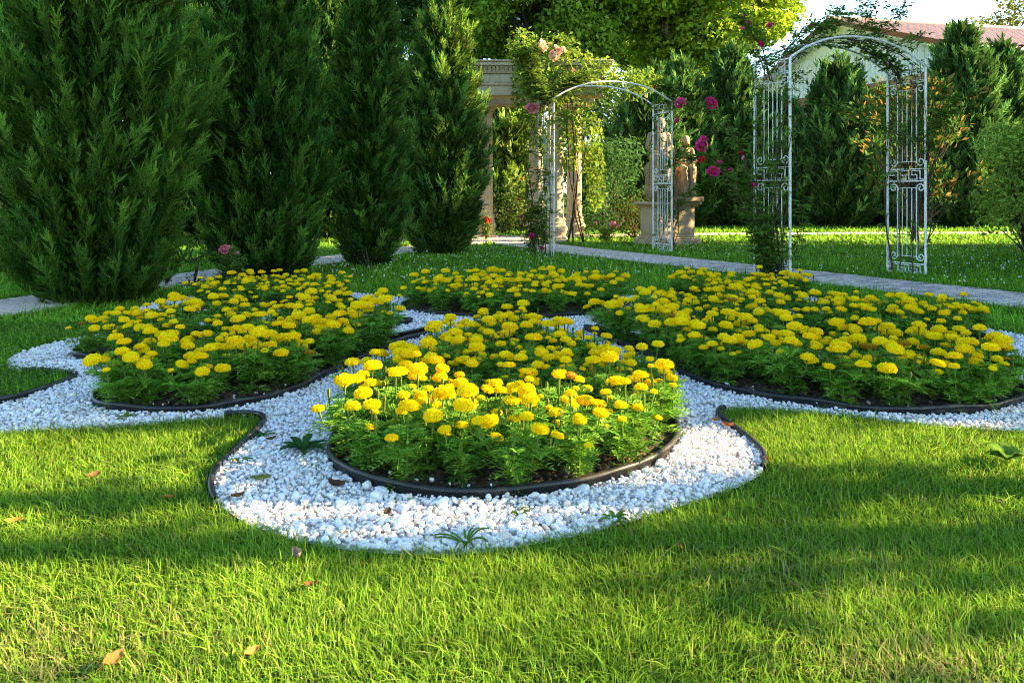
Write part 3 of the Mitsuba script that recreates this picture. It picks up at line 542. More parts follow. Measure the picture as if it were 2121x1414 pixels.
for i, (x, y, H, R, lab) in enumerate([(-.8, 27, 5.2, 2.2, 'green shrub mass behind the colonnade opening'), (3.2, 25, 5.5, 2.3, 'dark shrub mass behind the left rose arch'), (8.5, 27, 4.6, 2.2, 'dark shrub mass behind the hedge at the right')]):
    broad_tree('tall_shrub', lab, None, x, y, H, R, H * .5, 46, 800, .13, 90 + i, *(MID if i == 0 else DARK), trunk=.09, rz=H * .48)
def bush(name, label, group, x, y, R, H, n, dens, size, seed, c0, c1, cat_='bush', z0=0, narrow=.6):
    r = rng_(seed); cl = []; br = []
    for i in range(n):
        a = r.uniform(0, 6.283); k = math.sqrt(r.random()) * R * .72; z = z0 + r.uniform(.12, .86) * (H - z0); w = R * r.uniform(.28, .46)
        c = (x + math.cos(a) * k, y + math.sin(a) * k, z); cl.append((*c, w, w, w * .8)); br.append(tube([[x + r.normal(0, .03), y + r.normal(0, .03), 0], [(x + c[0]) / 2, (y + c[1]) / 2, z * .55], c], [.014, .010, .004], 5, False, (.07, .05, .03)))
    key = thing(name, label, cat_, group); part(key, 'foliage', vcply(leaf_clumps(r, cl, size, c0, c1, dens, narrow=narrow), 'leaf_material')); part(key, 'stem', vcply(cat(br), 'bark_material')); return key
bush('leafy_bush', 'tall green bush seen through the left rose arch', None, 2.2, 17.6, 1.15, 2.4, 22, 1100, .11, 101, (.05, .14, .045), (.10, .22, .065), narrow=.4)
bush('leafy_bush', 'bushy rose shrub in front of the light conifer', None, -.2, 18.6, .75, 1.25, 14, 900, .07, 102, (.08, .17, .04), (.16, .23, .05))
bush('leafy_bush', 'brownish green rose shrub behind the right column', None, 2.7, 16.5, .8, .95, 14, 900, .06, 103, (.06, .08, .02), (.11, .12, .03))
bush('leafy_bush', 'green bush with pale pink flowers in the colonnade opening', None, .25, 19.2, .8, 2.3, 14, 800, .09, 104, (.16, .27, .05), (.25, .34, .08))
bush('leafy_bush', 'small shrub in the soil below the first conifer', None, -4.35, 5.75, .32, .42, 8, 900, .035, 105, (.03, .06, .02), (.05, .09, .02))
bush('leafy_bush', 'small rose shrub between the first and second conifers', None, -3.35, 7.9, .28, .4, 7, 900, .035, 106, (.04, .09, .02), (.08, .13, .03))
bush('leafy_bush', 'sunlit low shrub beyond the side path between the conifers', None, -4.6, 10.6, .6, .6, 8, 700, .05, 107, (.09, .16, .02), (.14, .21, .03))
bush('leafy_bush', 'low rose shrub at the foot of the third conifer', None, -1.85, 9.7, .25, .35, 6, 900, .04, 108, (.03, .07, .02), (.06, .1, .02))
bush('standard_bush', 'round light green bush on a thin white trunk at the right edge', None, 7.85, 11.3, .80, 2.2, 60, 1500, .085, 109, (.22, .36, .05), (.36, .48, .08), z0=.3, narrow=.42)
part('standard_bush', 'trunk', mikit.ply(tube([[7.62, 11.05, -.02], [7.64, 11.06, .5], [7.7, 11.2, 1.0]], [.035, .03, .025], 10), 'whitewash_material', smooth=40), label='thin whitewashed trunk')
# magnolia
r = rng_(120); key = thing('magnolia_tree', 'magnolia with glossy leaves, orange brown beneath, behind the right arch panel', 'tree')
mx, my = 8.2, 15.2; br, lv = [], []
for i in range(52):
    a = r.uniform(0, 6.283); rr = r.uniform(.25, 1.4); z = r.uniform(.95, 3.1); e = np.array([mx + math.cos(a) * rr, my + math.sin(a) * rr, z]); m_ = np.array([mx + .35 * math.cos(a) * rr, my + .35 * math.sin(a) * rr, z * .55])
    br.append(tube([[mx, my, .3], m_, e], [.03, .02, .006], 5, False, (.09, .07, .055)))
    n = 44; d = unit(unit(e - m_) + rdir(r, n) * .9); p = e + rdir(r, n) * r.uniform(.02, .32, (n, 1)); L = r.uniform(.12, .19, n); c = cvar(r, n, (.05, .13, .03), (.11, .22, .04), .15)
    o = r.random(n) < .3; c[o] = cvar(r, int(o.sum()), (.34, .19, .05), (.28, .22, .05), .15)
    lv.append(leaves(p, d, unit(rdir(r, n) + [0, 0, .8]), L, L * .42, .2, c))
br.append(tube([[mx, my, -.05], [mx - .03, my, .5], [mx, my, 1.0]], [.09, .075, .05], 8, False, (.06, .05, .045)))
part(key, 'crown', vcply(cat(lv), 'leaf_material')); part(key, 'trunk', vcply(cat(br), 'bark_material'))

# ------------------------------------------------------------------ shade trees to the right of the frame
SH = ((.025, .06, .015), (.05, .1, .02))
TALL = [(0, .7), (.1, .95), (.4, 1.0), (.7, .8), (.9, .4), (1, .05)]
for i, (x, y, H, R, lab) in enumerate([(8.6, 4.75, 9.5, 1.2, 'tall conifer beyond the right edge, nearest of the shading row'), (9.0, 6.6, 10, 1.3, 'tall conifer beyond the right edge, second of the shading row'), (9.6, 8.6, 10, 1.35, 'tall conifer beyond the right edge, third of the shading row'), (10.6, 10.8, 10.5, 1.4, 'tall conifer beyond the right edge, fourth of the shading row'), (12.2, 13.2, 7.6, 1.3, 'tall conifer beyond the right edge, fifth of the shading row')]):
    conifer('shade_conifer', lab, 'tall conifers shading the garden from the right', x, y, H, R, TALL, 420, 200 + i, plumes=9, sprigs=7, sw=.05, sl=.2, tl=1.0)
for i, (x, y, w, ys, n, lab) in enumerate([(6.3, 2.66, .10, .16, 20, 'slim leafy tree beyond the right edge, the farther one'), (6.0, 2.30, .10, .16, 28, 'slim leafy tree beyond the right edge, the middle one'), (6.6, 1.36, .12, .22, 30, 'slim leafy tree beyond the right edge, the nearest one')]):
    r = rng_(300 + i); k = thing('young_tree', lab, 'tree', 'slim trees beyond the right edge')
    part(k, 'trunk', vcply(tube([[x, y, -.05], [x + .03, y, 1.6], [x, y + .02, 3.2], [x, y, 4.6]], [w, w * .9, w * .7, .03], 9, False, (.12, .10, .08)), 'bark_material'))
    cl = [(x + r.normal(0, .3), y + r.normal(0, ys), 2.1 + 3.2 * r.random() ** .8, .34, .20 if i < 2 else .26, .30) for _ in range(n)]
    part(k, 'crown', vcply(leaf_clumps(r, cl, .085, *SH, 850 if i < 2 else 560), 'leaf_material'))

# ------------------------------------------------------------------ house behind the hedge
he = np.array([9.1, 2.0]) / 9.317; hf = np.array([.2147, -.9767]); hA = np.array([12.6, 29.8]); RZ, EZ, HWID = 7.9, 5.85, 5.9
def hp(a, w, z): return [*(hA + he * a + hf * w), z]
def hbox(a0, a1, w0, w1, z0, z1):
    v = np.array([hp(a, w, z) for a in (a0, a1) for w in (w0, w1) for z in (z0, z1)]); m = trimesh.convex.convex_hull(v); return np.array(m.vertices), np.array(m.faces)
def hull(pts): m = trimesh.convex.convex_hull(np.array(pts, float)); return np.array(m.vertices), np.array(m.faces)
def roofz(w): return RZ - (RZ - EZ) * abs(w) / HWID
house = thing('house', 'long white sided house with a reddish tiled gable roof behind the conifers', 'house')
part(house, 'lower_wall', mikit.ply(hbox(.5, 12, -5.4, 5.4, -.1, 5.15), 'render_material'), label='dull red lower wall')
part(house, 'upper_wall', mikit.ply(hull([hp(a, w, z) for a in (.52, 12) for w, z in ((-5.4, 5.16), (5.4, 5.16), (5.4, roofz(5.4) - .12), (-5.4, roofz(5.4) - .12), (0, RZ - .12))]), 'siding_material'))
for i, w in enumerate(np.arange(-5.4, 5.39, .3)):
    part(house, 'siding_board', mikit.ply(hull([hp(.50 - d, w + .012 + dw, z) for d, e in ((0, 0), (.03, .03)) for dw in (e, .276 - e) for z in (5.1, min(6.4, roofz(w) - .14, roofz(w + .3) - .14))]), 'siding_material'))
for w in np.arange(-4.2, 4.19, 1.2):
    part(house, 'gable_panel', mikit.ply(hull([hp(.51 - d, w + q, z) for d in (0, .025) for q in (.006, 1.194) for z in (6.43, max(roofz(w + q) - .15, 6.45))]), 'siding_material'))
roof = part(house, 'roof', mikit.ply(cat([hull([hp(a, w, z) for a in (.0, 12.4) for w, z in ((0, RZ), (s * 6.15, roofz(6.15)), (0, RZ - .1), (s * 6.15, roofz(6.15) - .1))]) for s in (-1, 1)]), 'tile_material'))
for s in (-1, 1):
    part(house, 'fascia', mikit.ply(hull([hp(a, w, z) for a in (-.06, -.003) for w, z in ((0, RZ + .07), (s * 6.2, roofz(6.2) + .07), (0, RZ - .13), (s * 6.2, roofz(6.2) - .13))]), 'fascia_material'), label='red painted gable fascia board')
    part(house, 'soffit', mikit.ply(hull([hp(a, w, z) for a in (.0, .47) for w, z in ((0, RZ - .13), (s * 6.1, roofz(6.1) - .13), (0, RZ - .2), (s * 6.1, roofz(6.1) - .2))]), 'siding_material'))
part(house, 'gutter', mikit.ply(tube([hp(0, 6.24, roofz(6.2) - .07), hp(12.4, 6.24, roofz(6.2) - .07)], .06, 8), 'siding_material'))
slope = np.array([*(hf * HWID), EZ - RZ]); sl_len = np.linalg.norm(slope); sd_ = slope / sl_len; e3 = np.array([*he, 0]); n3 = unit(np.cross(e3, sd_)); n3 = n3 * np.sign(n3[2])
tiles = []
for i in range(17):
    for j in range(41):
        o = np.array(hp(.0 + j * .3, 0, RZ)) + sd_ * (i * .375); xs = np.linspace(0, .3, 6); hh = .045 * np.sin(np.linspace(0, math.pi, 6)) ** .8 + .012
        top = [o + e3 * x + n3 * (h + .012) for x, h in zip(xs, hh)]; bot = [o + sd_ * .40 + e3 * x + n3 * (h + .034) for x, h in zip(xs, hh)]; lip = [p - n3 * .03 for p in bot]
        v = np.array(top + bot + lip); f = []
        for q in range(5):
            for r0 in (0, 6): f += [[r0 + q, r0 + q + 6, r0 + q + 7], [r0 + q, r0 + q + 7, r0 + q + 1]]
        tiles.append((v - o, np.array(f), o))
near = sorted(range(len(tiles)), key=lambda k: tiles[k][2][0] * .5 + tiles[k][2][1])
group('roof_tile_shape', mikit.ply(tiles[0][:2], 'tile_material', smooth=60))
for k in near[:300]: part(roof, 'roof_tile', copy_('roof_tile_shape', T().translate(tiles[k][2].tolist())))
part(roof, 'tile_field', mikit.ply(cat([(tiles[k][0] + tiles[k][2], tiles[k][1]) for k in near[300:]]), 'tile_material', smooth=60), kind='stuff', label='reddish roof tiles farther up and along the roof')
part(roof, 'ridge', mikit.ply(tube([hp(-.05, 0, RZ + .05), hp(12.4, 0, RZ + .05)], .12, 10), 'tile_material', smooth=50))

# ------------------------------------------------------------------ stone colonnade
col_key = thing('stone_colonnade', 'sandstone colonnade with a moulded entablature over the paved path, overgrown at the right', 'colonnade')
base_prof = [(0, .05), (.235, .05), (.245, .075), (.235, .10), (.205, .115), (.20, .14), (.225, .19), (.24, .25), (.235, .31), (.205, .35), (.20, .36), (.215, .375), (.215, .395), (.198, .405), (.198, .44), (.21, .452), (.21, .475), (.19, .49), (0, .49)]
shaft_prof = [(0, .49), (.185, .49), (.172, .56), (.168, 1.3), (.150, 2.70), (.150, 2.72), (.168, 2.73), (.168, 2.755), (.15, 2.765), (0, 2.765)]
cap_prof = [(0, 2.765), (.15, 2.765), (.16, 2.80), (.205, 2.86), (.23, 2.90), (.23, 2.92), (0, 2.92)]
for i, (x, y) in enumerate([(-2.35, 15.5), (.9, 15.5), (-.6, 16.9), (.55, 17.2), (1.41, 16.9)]):
    def sh(m): return (m[0] + [x, y, 0], m[1])
    c = part(col_key, 'column', mikit.ply(sh(lathe(shaft_prof, 26)), 'stone_material', smooth=40))
    b = lathe(base_prof, 40); v = b[0].copy(); a = np.arctan2(v[:, 1], v[:, 0]); k = (v[:, 2] > .13) & (v[:, 2] < .34); v[k, :2] *= (1 + .03 * np.abs(np.sin(a[k] * 10)))[:, None]
    part(c, 'base', mikit.ply(sh((v, b[1])), 'stone_material', smooth=40)); part(c, 'plinth', mikit.ply(sh(boxm(-.27, .27, -.27, .27, -.02, .05, .008)), 'stone_material'))
    part(c, 'capital', mikit.ply(sh(lathe(cap_prof, 26)), 'stone_material', smooth=40)); part(c, 'abacus', mikit.ply(sh(boxm(-.25, .25, -.25, .25, 2.92, 2.985, .008)), 'stone_material'))
for y0, y1 in ((15.2, 15.8), (16.75, 17.35)):
    en = part(col_key, 'entablature', mikit.ply(boxm(-2.75, 1.85, y0, y1, 2.99, 3.19, .006), 'stone_material'))
    part(en, 'fillet', mikit.ply(boxm(-2.79, 1.89, y0 - .04, y1 + .04, 3.193, 3.225, .006), 'stone_material'))
    part(en, 'frieze', mikit.ply(boxm(-2.74, 1.84, y0 + .01, y1 - .01, 3.228, 3.43, .004), 'stone_material'))
    for x in np.arange(-2.7, 1.8, .46): part(en, 'frieze_panel', mikit.ply(boxm(x + .03, x + .40, y0 - .012, y0 + .006, 3.25, 3.41, .008), 'stone_material'))
    part(en, 'corona', mikit.ply(boxm(-2.92, 2.02, y0 - .17, y1 + .17, 3.565, 3.64, .01), 'stone_material')); part(en, 'top_moulding', mikit.ply(boxm(-2.95, 2.05, y0 - .2, y1 + .2, 3.643, 3.68, .01), 'stone_material'))
    part(en, 'bed_moulding', mikit.ply(boxm(-2.8, 1.9, y0 - .05, y1 + .05, 3.433, 3.562, .01), 'stone_material'))
    part(en, 'egg_moulding', mikit.ply(cat([hull([(x, y0 - .052, 3.45), (x + .055, y0 - .052, 3.45), (x - .008, y0 - .13, 3.555), (x + .063, y0 - .13, 3.555), (x, y0 - .05, 3.558), (x + .055, y0 - .05, 3.558)]) for x in np.arange(-2.78, 1.88, .085)]), 'stone_material'), kind='stuff', label='row of carved eggs under the cornice')

# ------------------------------------------------------------------ statue group
PA = math.radians(24); PC = (3.05, 14.7)
def ped(m): return turn(m, PA, PC[0], PC[1], 0)
pd_ = thing('stone_pedestal', 'sandstone pedestal with inset panels on the lawn beyond the path', 'pedestal')
part(pd_, 'die', mikit.ply(ped(boxm(-.40, .40, -.34, .34, .155, .74, .006)), 'stone_material'))
part(pd_, 'plinth', mikit.ply(ped(boxm(-.50, .50, -.44, .44, -.02, .115, .012)), 'stone_material')); part(pd_, 'plinth_moulding', mikit.ply(ped(boxm(-.45, .45, -.39, .39, .118, .153, .015)), 'stone_material'))
part(pd_, 'cornice', mikit.ply(ped(boxm(-.50, .50, -.44, .44, .775, .83, .012)), 'stone_material')); part(pd_, 'cornice_moulding', mikit.ply(ped(boxm(-.45, .45, -.39, .39, .742, .773, .012)), 'stone_material'))
for x0, x1, y0, y1 in ((-.32, .32, -.352, -.343), (.403, .412, -.26, .26), (-.412, -.403, -.26, .26)): part(pd_, 'panel', mikit.ply(ped(boxm(x0, x1, y0, y1, .22, .67, .003)), 'stone_material'))
import manifold3d as m3
def body(bones, balls=(), edge=.022, it=14):
    """one continuous figure: hulls of spheres along the bones, joined, refined and smoothed"""
    def sp(p, r): return m3.Manifold.sphere(r, 14).translate(list(map(float, p)))
    parts = [m3.Manifold.batch_hull([sp(a, ra), sp(b, rb)]) for a, ra, b, rb in bones] + [sp(p, r) for p, r in balls]
    m = m3.Manifold.batch_boolean(parts, m3.OpType.Add).refine_to_length(edge).to_mesh()
    t = trimesh.Trimesh(m.vert_properties[:, :3], m.tri_verts); trimesh.smoothing.filter_taubin(t, iterations=it); return t
def folds(t, z0, z1, amp=.012):
    v = np.array(t.vertices); a = np.arctan2(v[:, 1] - v[:, 1].mean(), v[:, 0] - v[:, 0].mean()); k = np.clip((z1 - v[:, 2]) / .15, 0, 1) * np.clip((v[:, 2] - z0) / .1, 0, 1)
    v += np.array(t.vertex_normals) * (k * amp * np.sin(a * 13 + v[:, 2] * 9))[:, None]; t.vertices = v; return t
hx, hy = 2.84, 14.45
hd = np.array([hx + .03, hy - .02, 2.35])
f1 = body([((hx, hy, 1.72), .155, (hx, hy, 1.90), .125), ((hx, hy, 1.90), .12, (hx, hy - .01, 2.06), .15), ((hx - .16, hy, 2.12), .062, (hx + .16, hy, 2.12), .062), ((hx, hy, 2.10), .07, (hx + .02, hy - .01, 2.24), .05),
    (hd, .088, hd + [.0, -.02, -.055], .066), (hd + [0, .02, .02], .095, hd + [0, .07, .03], .06),
    ((hx - .17, hy, 2.11), .058, (hx - .24, hy - .05, 1.88), .046), ((hx - .24, hy - .05, 1.88), .045, (hx - .10, hy - .20, 1.76), .034), ((hx + .17, hy, 2.11), .058, (hx + .22, hy - .06, 1.88), .046), ((hx + .22, hy - .06, 1.88), .045, (hx + .08, hy - .22, 1.80), .034),
    ((hx - .08, hy, 1.70), .115, (hx - .10, hy - .30, 1.66), .085), ((hx + .08, hy, 1.70), .115, (hx + .06, hy - .32, 1.68), .085), ((hx - .10, hy - .30, 1.66), .085, (hx - .12, hy - .30, 1.18), .09), ((hx + .06, hy - .32, 1.68), .085, (hx + .05, hy - .30, 1.18), .09),
    ((hx, hy - .25, 1.6), .10, (hx, hy - .24, 1.16), .13), ((hx - .12, hy - .31, 1.12), .05, (hx - .13, hy - .42, 1.09), .036), ((hx + .05, hy - .31, 1.12), .05, (hx + .05, hy - .43, 1.09), .036)],
    [(hd + [0, -.095, -.02], .02), (hd + [-.035, -.07, -.075], .02), (hd + [.03, -.07, -.075], .02), (hd + [-.08, .02, -.02], .03), (hd + [.08, .02, -.02], .03)])
s1 = thing('stone_statue', 'weathered statue of a draped seated woman, the left and higher figure on the pedestal', 'statue')
part(s1, 'figure', mikit.ply(folds(f1, 1.1, 1.75), 'statue_material', smooth=True))
rk = trimesh.creation.icosphere(subdivisions=4); v = np.array(rk.vertices); v = np.sign(v) * np.abs(v) ** .7; v *= (.82 + .45 * meshkit.fbm(v * 2.1, 3, 4))[:, None]; v = v * [.25, .23, .42] + [hx, hy + .02, 1.24]; v[:, 2] = np.maximum(v[:, 2], .835)
part(s1, 'rock_seat', mikit.ply((v, np.array(rk.faces)), 'statue_material', smooth=40))
kx, ky = 3.33, 14.62; hd = np.array([kx + .05, ky - .06, 2.02])
f2 = body([((kx, ky, 1.52), .135, (kx + .01, ky - .02, 1.66), .11), ((kx + .01, ky - .02, 1.66), .105, (kx + .02, ky - .03, 1.79), .125), ((kx - .12, ky - .03, 1.83), .055, (kx + .16, ky - .04, 1.83), .055), ((kx + .02, ky - .03, 1.82), .06, (kx + .04, ky - .05, 1.93), .045),
    (hd, .08, hd + [.01, -.02, -.05], .06), (hd + [0, .02, .02], .088, hd + [-.01, .06, .02], .055), ((kx + .17, ky - .04, 1.82), .052, (kx + .22, ky - .10, 1.62), .042), ((kx + .22, ky - .10, 1.62), .04, (kx + .14, ky - .26, 1.53), .03), ((kx - .13, ky - .03, 1.82), .052, (kx - .17, ky - .12, 1.64), .042), ((kx - .17, ky - .12, 1.64), .04, (kx - .02, ky - .24, 1.60), .03),
    ((kx + .07, ky, 1.50), .10, (kx + .12, ky - .30, 1.47), .08), ((kx - .07, ky, 1.50), .10, (kx - .03, ky - .31, 1.45), .08), ((kx + .12, ky - .30, 1.47), .075, (kx + .12, ky - .29, 1.02), .05), ((kx - .03, ky - .31, 1.45), .075, (kx - .01, ky - .33, 1.02), .05), ((kx + .02, ky - .2, 1.42), .12, (kx + .02, ky - .16, 1.05), .13),
    ((kx + .12, ky - .30, .98), .045, (kx + .15, ky - .42, .965), .032), ((kx - .01, ky - .33, .98), .045, (kx + .0, ky - .44, .965), .032)],
    [(hd + [.005, -.088, -.02], .018), (hd + [.045, -.055, -.07], .018), (hd + [-.03, -.06, -.07], .018), (hd + [.03, .06, .06], .04)])
s2 = thing('stone_statue', 'weathered statue of a seated youth, the right and lower figure on the pedestal', 'statue')
part(s2, 'figure', mikit.ply(folds(f2, 1.1, 1.5, .008), 'statue_material', smooth=True))
v = np.array(rk.vertices); v = np.sign(v) * np.abs(v) ** .6; v *= (.82 + .4 * meshkit.fbm(v * 1.9 + 7, 3, 9))[:, None]; v = v * [.24, .25, .30] + [kx - .0, ky + .08, 1.12]; v[:, 2] = np.maximum(v[:, 2], .835)
part(s2, 'rock_seat', mikit.ply((v, np.array(rk.faces)), 'statue_material', smooth=40))
part(s2, 'foot_slab', mikit.ply(turn(boxm(-.30, .30, -.22, .24, .832, .932, .02), PA, kx + .0, ky - .2), 'statue_material'))

# ------------------------------------------------------------------ rose arches
def arch(label, group, L2, L1, R2, R1, tops=(2.53, 2.53)):
    key = thing('rose_arch', label, 'garden arch', group); L2, L1, R2, R1 = map(np.array, (L2, L1, R2, R1))
    P = lambda pts, r, name, sides=6: part(key, name, mikit.ply(tube(pts, r, sides), 'iron_material', smooth=40))
    for N, F, H, flip in ((L2, L1, tops[0], 1), (R2, R1, tops[1], -1)):
        N3, F3 = np.array([*N, 0.]), np.array([*F, 0.])
        q = lambda u, z: F3 + (N3 - F3) * u + [0, 0, z + (H - 2.53)]
        for e in (N3, F3): P([e - [0, 0, .05], e + [0, 0, H]], .0165, 'post', 8)
        W = np.linalg.norm(N3 - F3)
        for z in (2.525, 2.365, 1.30, 1.15, .13, .012): P([q(.02, z), q(.98, z)], .0098, 'rail', 4)
        for z0, z1 in ((2.375, 2.515), (1.16, 1.29), (.022, .12)):
            m, t, b = (z0 + z1) / 2, z1 - .012, z0 + .012; pts = []; w = .92 / 3.15
            for i in range(3):
                o = .05 + i * w
                pts += [(o + .5 * w, m), (o + .04 * w, m), (o + .04 * w, t), (o + .78 * w, t), (o + .78 * w, b)]
                if i < 2: pts += [(o + 1.5 * w, b)]
            pts.append((.95, b)); P([q(*p) for p in pts], .0088, 'greek_key', 4)
        for z0, z1 in ((1.30, 2.365), (.13, 1.15)):
            for z in (z0 + .09, z1 - .085): P([q(.27, z), q(.77, z)], .006, 'cross_rail', 4)
            for u in (.40, .52, .645): P([q(u, z0 + .09), q(u, z1 - .085)], .006, 'bar', 5)
            for u, s in ((.27, -1), (.77, 1)):
                P([q(u, z0 + .09), q(u, z1 - .085)], .0075, 'bar', 5)
                for zz, up in ((z1 - .085, 1), (z0 + .09, -1)):
                    du = .105; a = np.linspace(0, 2.5 * math.pi, 30); rad = 1 - .75 * a / a[-1]
                    P([q(u, zz)] + [q(u + s * du * (1 - math.cos(k) * r0), zz + up * (.0 + du * W * math.sin(k) * r0 + .0)) for k, r0 in zip(a, rad)][1:], .0082, 'scroll', 5)
    for N, M, h0, h1 in ((L2, R2, *tops), (L1, R1, *tops)):
        t = np.linspace(0, 1, 34); P([[*(N + (M - N) * k), h0 + (h1 - h0) * k + .30 * (1 - abs(2 * k - 1) ** 2.3)] for k in t], .0135, 'hoop', 8)
    for k in (.2, .36, .52, .68, .84):
        z = tops[0] + (tops[1] - tops[0]) * k + .30 * (1 - abs(2 * k - 1) ** 2.3); P([[*(L2 + (R2 - L2) * k), z], [*(L1 + (R1 - L1) * (k + .06)), z - .005]], .007, 'crossbar', 5)
    return key, (lambda s, d, z: np.array([*(L2 + (R2 - L2) * s + (L1 - L2) * d), z]))
_, a1 = arch('white wrought iron rose arch over the path, the nearer one at the right', 'wrought iron rose arches over the path', (3.14, 8.45), (2.905, 8.95), (5.03, 9.1), (4.81, 9.58))
_, a2 = arch('white wrought iron rose arch over the path, the farther one in front of the colonnade', 'wrought iron rose arches over the path', (.66, 11.83), (.425, 12.33), (2.69, 12.6), (2.47, 13.1), (2.5, 2.54))

# ------------------------------------------------------------------ climbing roses
def rose_mesh(seed, c0, c1):
    r = rng_(seed); out = []
    m = trimesh.creation.icosphere(subdivisions=1); out.append((np.array(m.vertices) * [.5, .5, .5], np.array(m.faces), np.tile(np.array(c1) * .6, (len(m.vertices), 1))))
    n = 46; k = (np.arange(n) + .5) / n; ph = .25 + 1.55 * k; th = np.arange(n) * 2.4 + r.normal(0, .2, n)
    d = np.stack([np.sin(ph) * np.cos(th), np.sin(ph) * np.sin(th), np.cos(ph) * .85], 1); p = d * (.45 + .35 * k[:, None]); t = unit(np.cross(d, [0, 0, 1.0])); u = unit(np.cross(t, d) * 1 + d * (.25 + .9 * k[:, None]))
    w = .34 + .2 * k[:, None]; h = .32 + .2 * k[:, None]
    vs = np.stack([p - t * w * .5, p + t * w * .5, p + t * w * .7 + u * h * .7 - d * .05, p + u * h + d * .1, p - t * w * .7 + u * h * .7 - d * .05], 1)
    f = np.array([[0, 1, 2], [0, 2, 3], [0, 3, 4]]); c = np.repeat(cvar(r, n, c0, c1, .12), 5, 0)
    out.append((vs.reshape(-1, 3), (f[None] + (np.arange(n) * 5)[:, None, None]).reshape(-1, 3), c)); return group(f'rose_shape_{seed}', vcply(cat(out), 'petal_material'))
ROSE = {'crimson': rose_mesh(1, (.62, .02, .05), (.5, .01, .05)), 'magenta': rose_mesh(2, (.72, .05, .22), (.6, .04, .18)), 'red': rose_mesh(3, (.75, .03, .03), (.6, .02, .03)), 'pink': rose_mesh(4, (.80, .30, .36), (.78, .22, .30)), 'peach': rose_mesh(5, (.85, .50, .36), (.82, .62, .52))}
def curve(r, pts, jit, n=5):
    p = smooth_open(pts, 2); k = np.linspace(0, 1, len(p)); off = np.stack([np.interp(k, np.linspace(0, 1, n), r.normal(0, jit, n)) for _ in range(3)], 1); off[0] = 0; return p + off * np.array([1, 1, .6])
def leafy(r, line, n, L, c0, c1, spread, t0=.1):
    """compound rose leaves along a cane: three to five leaflets on a stalk"""
    seg = np.linalg.norm(np.diff(line, axis=0), axis=1); s = np.concatenate([[0], np.cumsum(seg)]); tt = s[-1] * (t0 + (1 - t0) * r.random(n))
    p = np.stack([np.interp(tt, s, line[:, i]) for i in range(3)], 1); d = unit(rdir(r, n) * [1, 1, .6] + [0, 0, .12]); st = r.uniform(.4, 1.0, (n, 1)) * spread; e = p + d * st; out = []
    hue = cvar(r, n, c0, c1, .2); side = unit(np.cross(d, [0, 0, 1.0])); nn = unit(np.array([0, 0, 1.0]) + rdir(r, n) * .5)
    for f, sd in ((1, 0), (.85, 1), (.85, -1), (.55, 1), (.55, -1)):
        out.append(leaves(p + d * st * f, unit(d * (1 if sd == 0 else .45) + side * sd + rdir(r, n) * .2 - [0, 0, .15]), nn, L * r.uniform(.75, 1.15, n), L * .66 * r.uniform(.8, 1.1, n), .15, hue * r.uniform(.85, 1.15, (n, 1)), .48))
    k = unit(np.cross(d, rdir(r, n))) * .0012; v = np.stack([p - k, p + k, e], 1).reshape(-1, 3); out.append((v, np.arange(len(v)).reshape(-1, 3), np.repeat(hue * .8, 3, 0)))
    return cat(out)
def climber(name, label, canes, leafrows, blooms, seed, L=.056, lc=((.09, .20, .03), (.18, .29, .045)), cane=(.10, .07, .045), cat_='climbing rose', group=None, bs=.037):
    r = rng_(seed); st, lv = [], []
    for pts, jit, rad, n, spread, reps in canes:
        for _ in range(reps):
            off = r.normal(0, jit * .5, 3) * [1, 1, 0]; ln = curve(r, np.array(pts) + off, jit); st.append(tube(ln, np.linspace(rad, rad * .45, len(ln)), 5, False, np.array(cane) * r.uniform(.6, 1.3)))
            if n: lv.append(leafy(r, ln, int(n * 2.7), L, *lc, spread))
    for pts, n, spread, jit in leafrows: lv.append(leafy(r, curve(r, np.array(pts), jit), n, L, *lc, spread, 0))
    key = thing(name, label, cat_, group); part(key, 'cane', vcply(cat(st), 'bark_material', True)); part(key, 'foliage', vcply(cat(lv), 'leaf_material'))
    for p, kind in blooms:
        s = bs * r.uniform(.8, 1.15); part(key, 'bloom', copy_(ROSE[kind], T().translate(list(map(float, p))).rotate([r.normal(), r.normal(), 0.1], r.uniform(20, 80)).scale(s)))
    return key
c = []
for i in range(9):   # canes inside the left panel of the near arch
    rr = rng_(400 + i); u = rr.uniform(-.05, 1.0)
    c.append(([a1(-.03, u, 0), a1(-.05 + rr.normal(0, .04), u + rr.normal(0, .12), .9), a1(-.02 + rr.normal(0, .05), u + rr.normal(0, .15), 1.8), a1(.02 + rr.normal(0, .05), u + rr.normal(0, .1), 2.45)], .035, .007, 13, .13, 1))
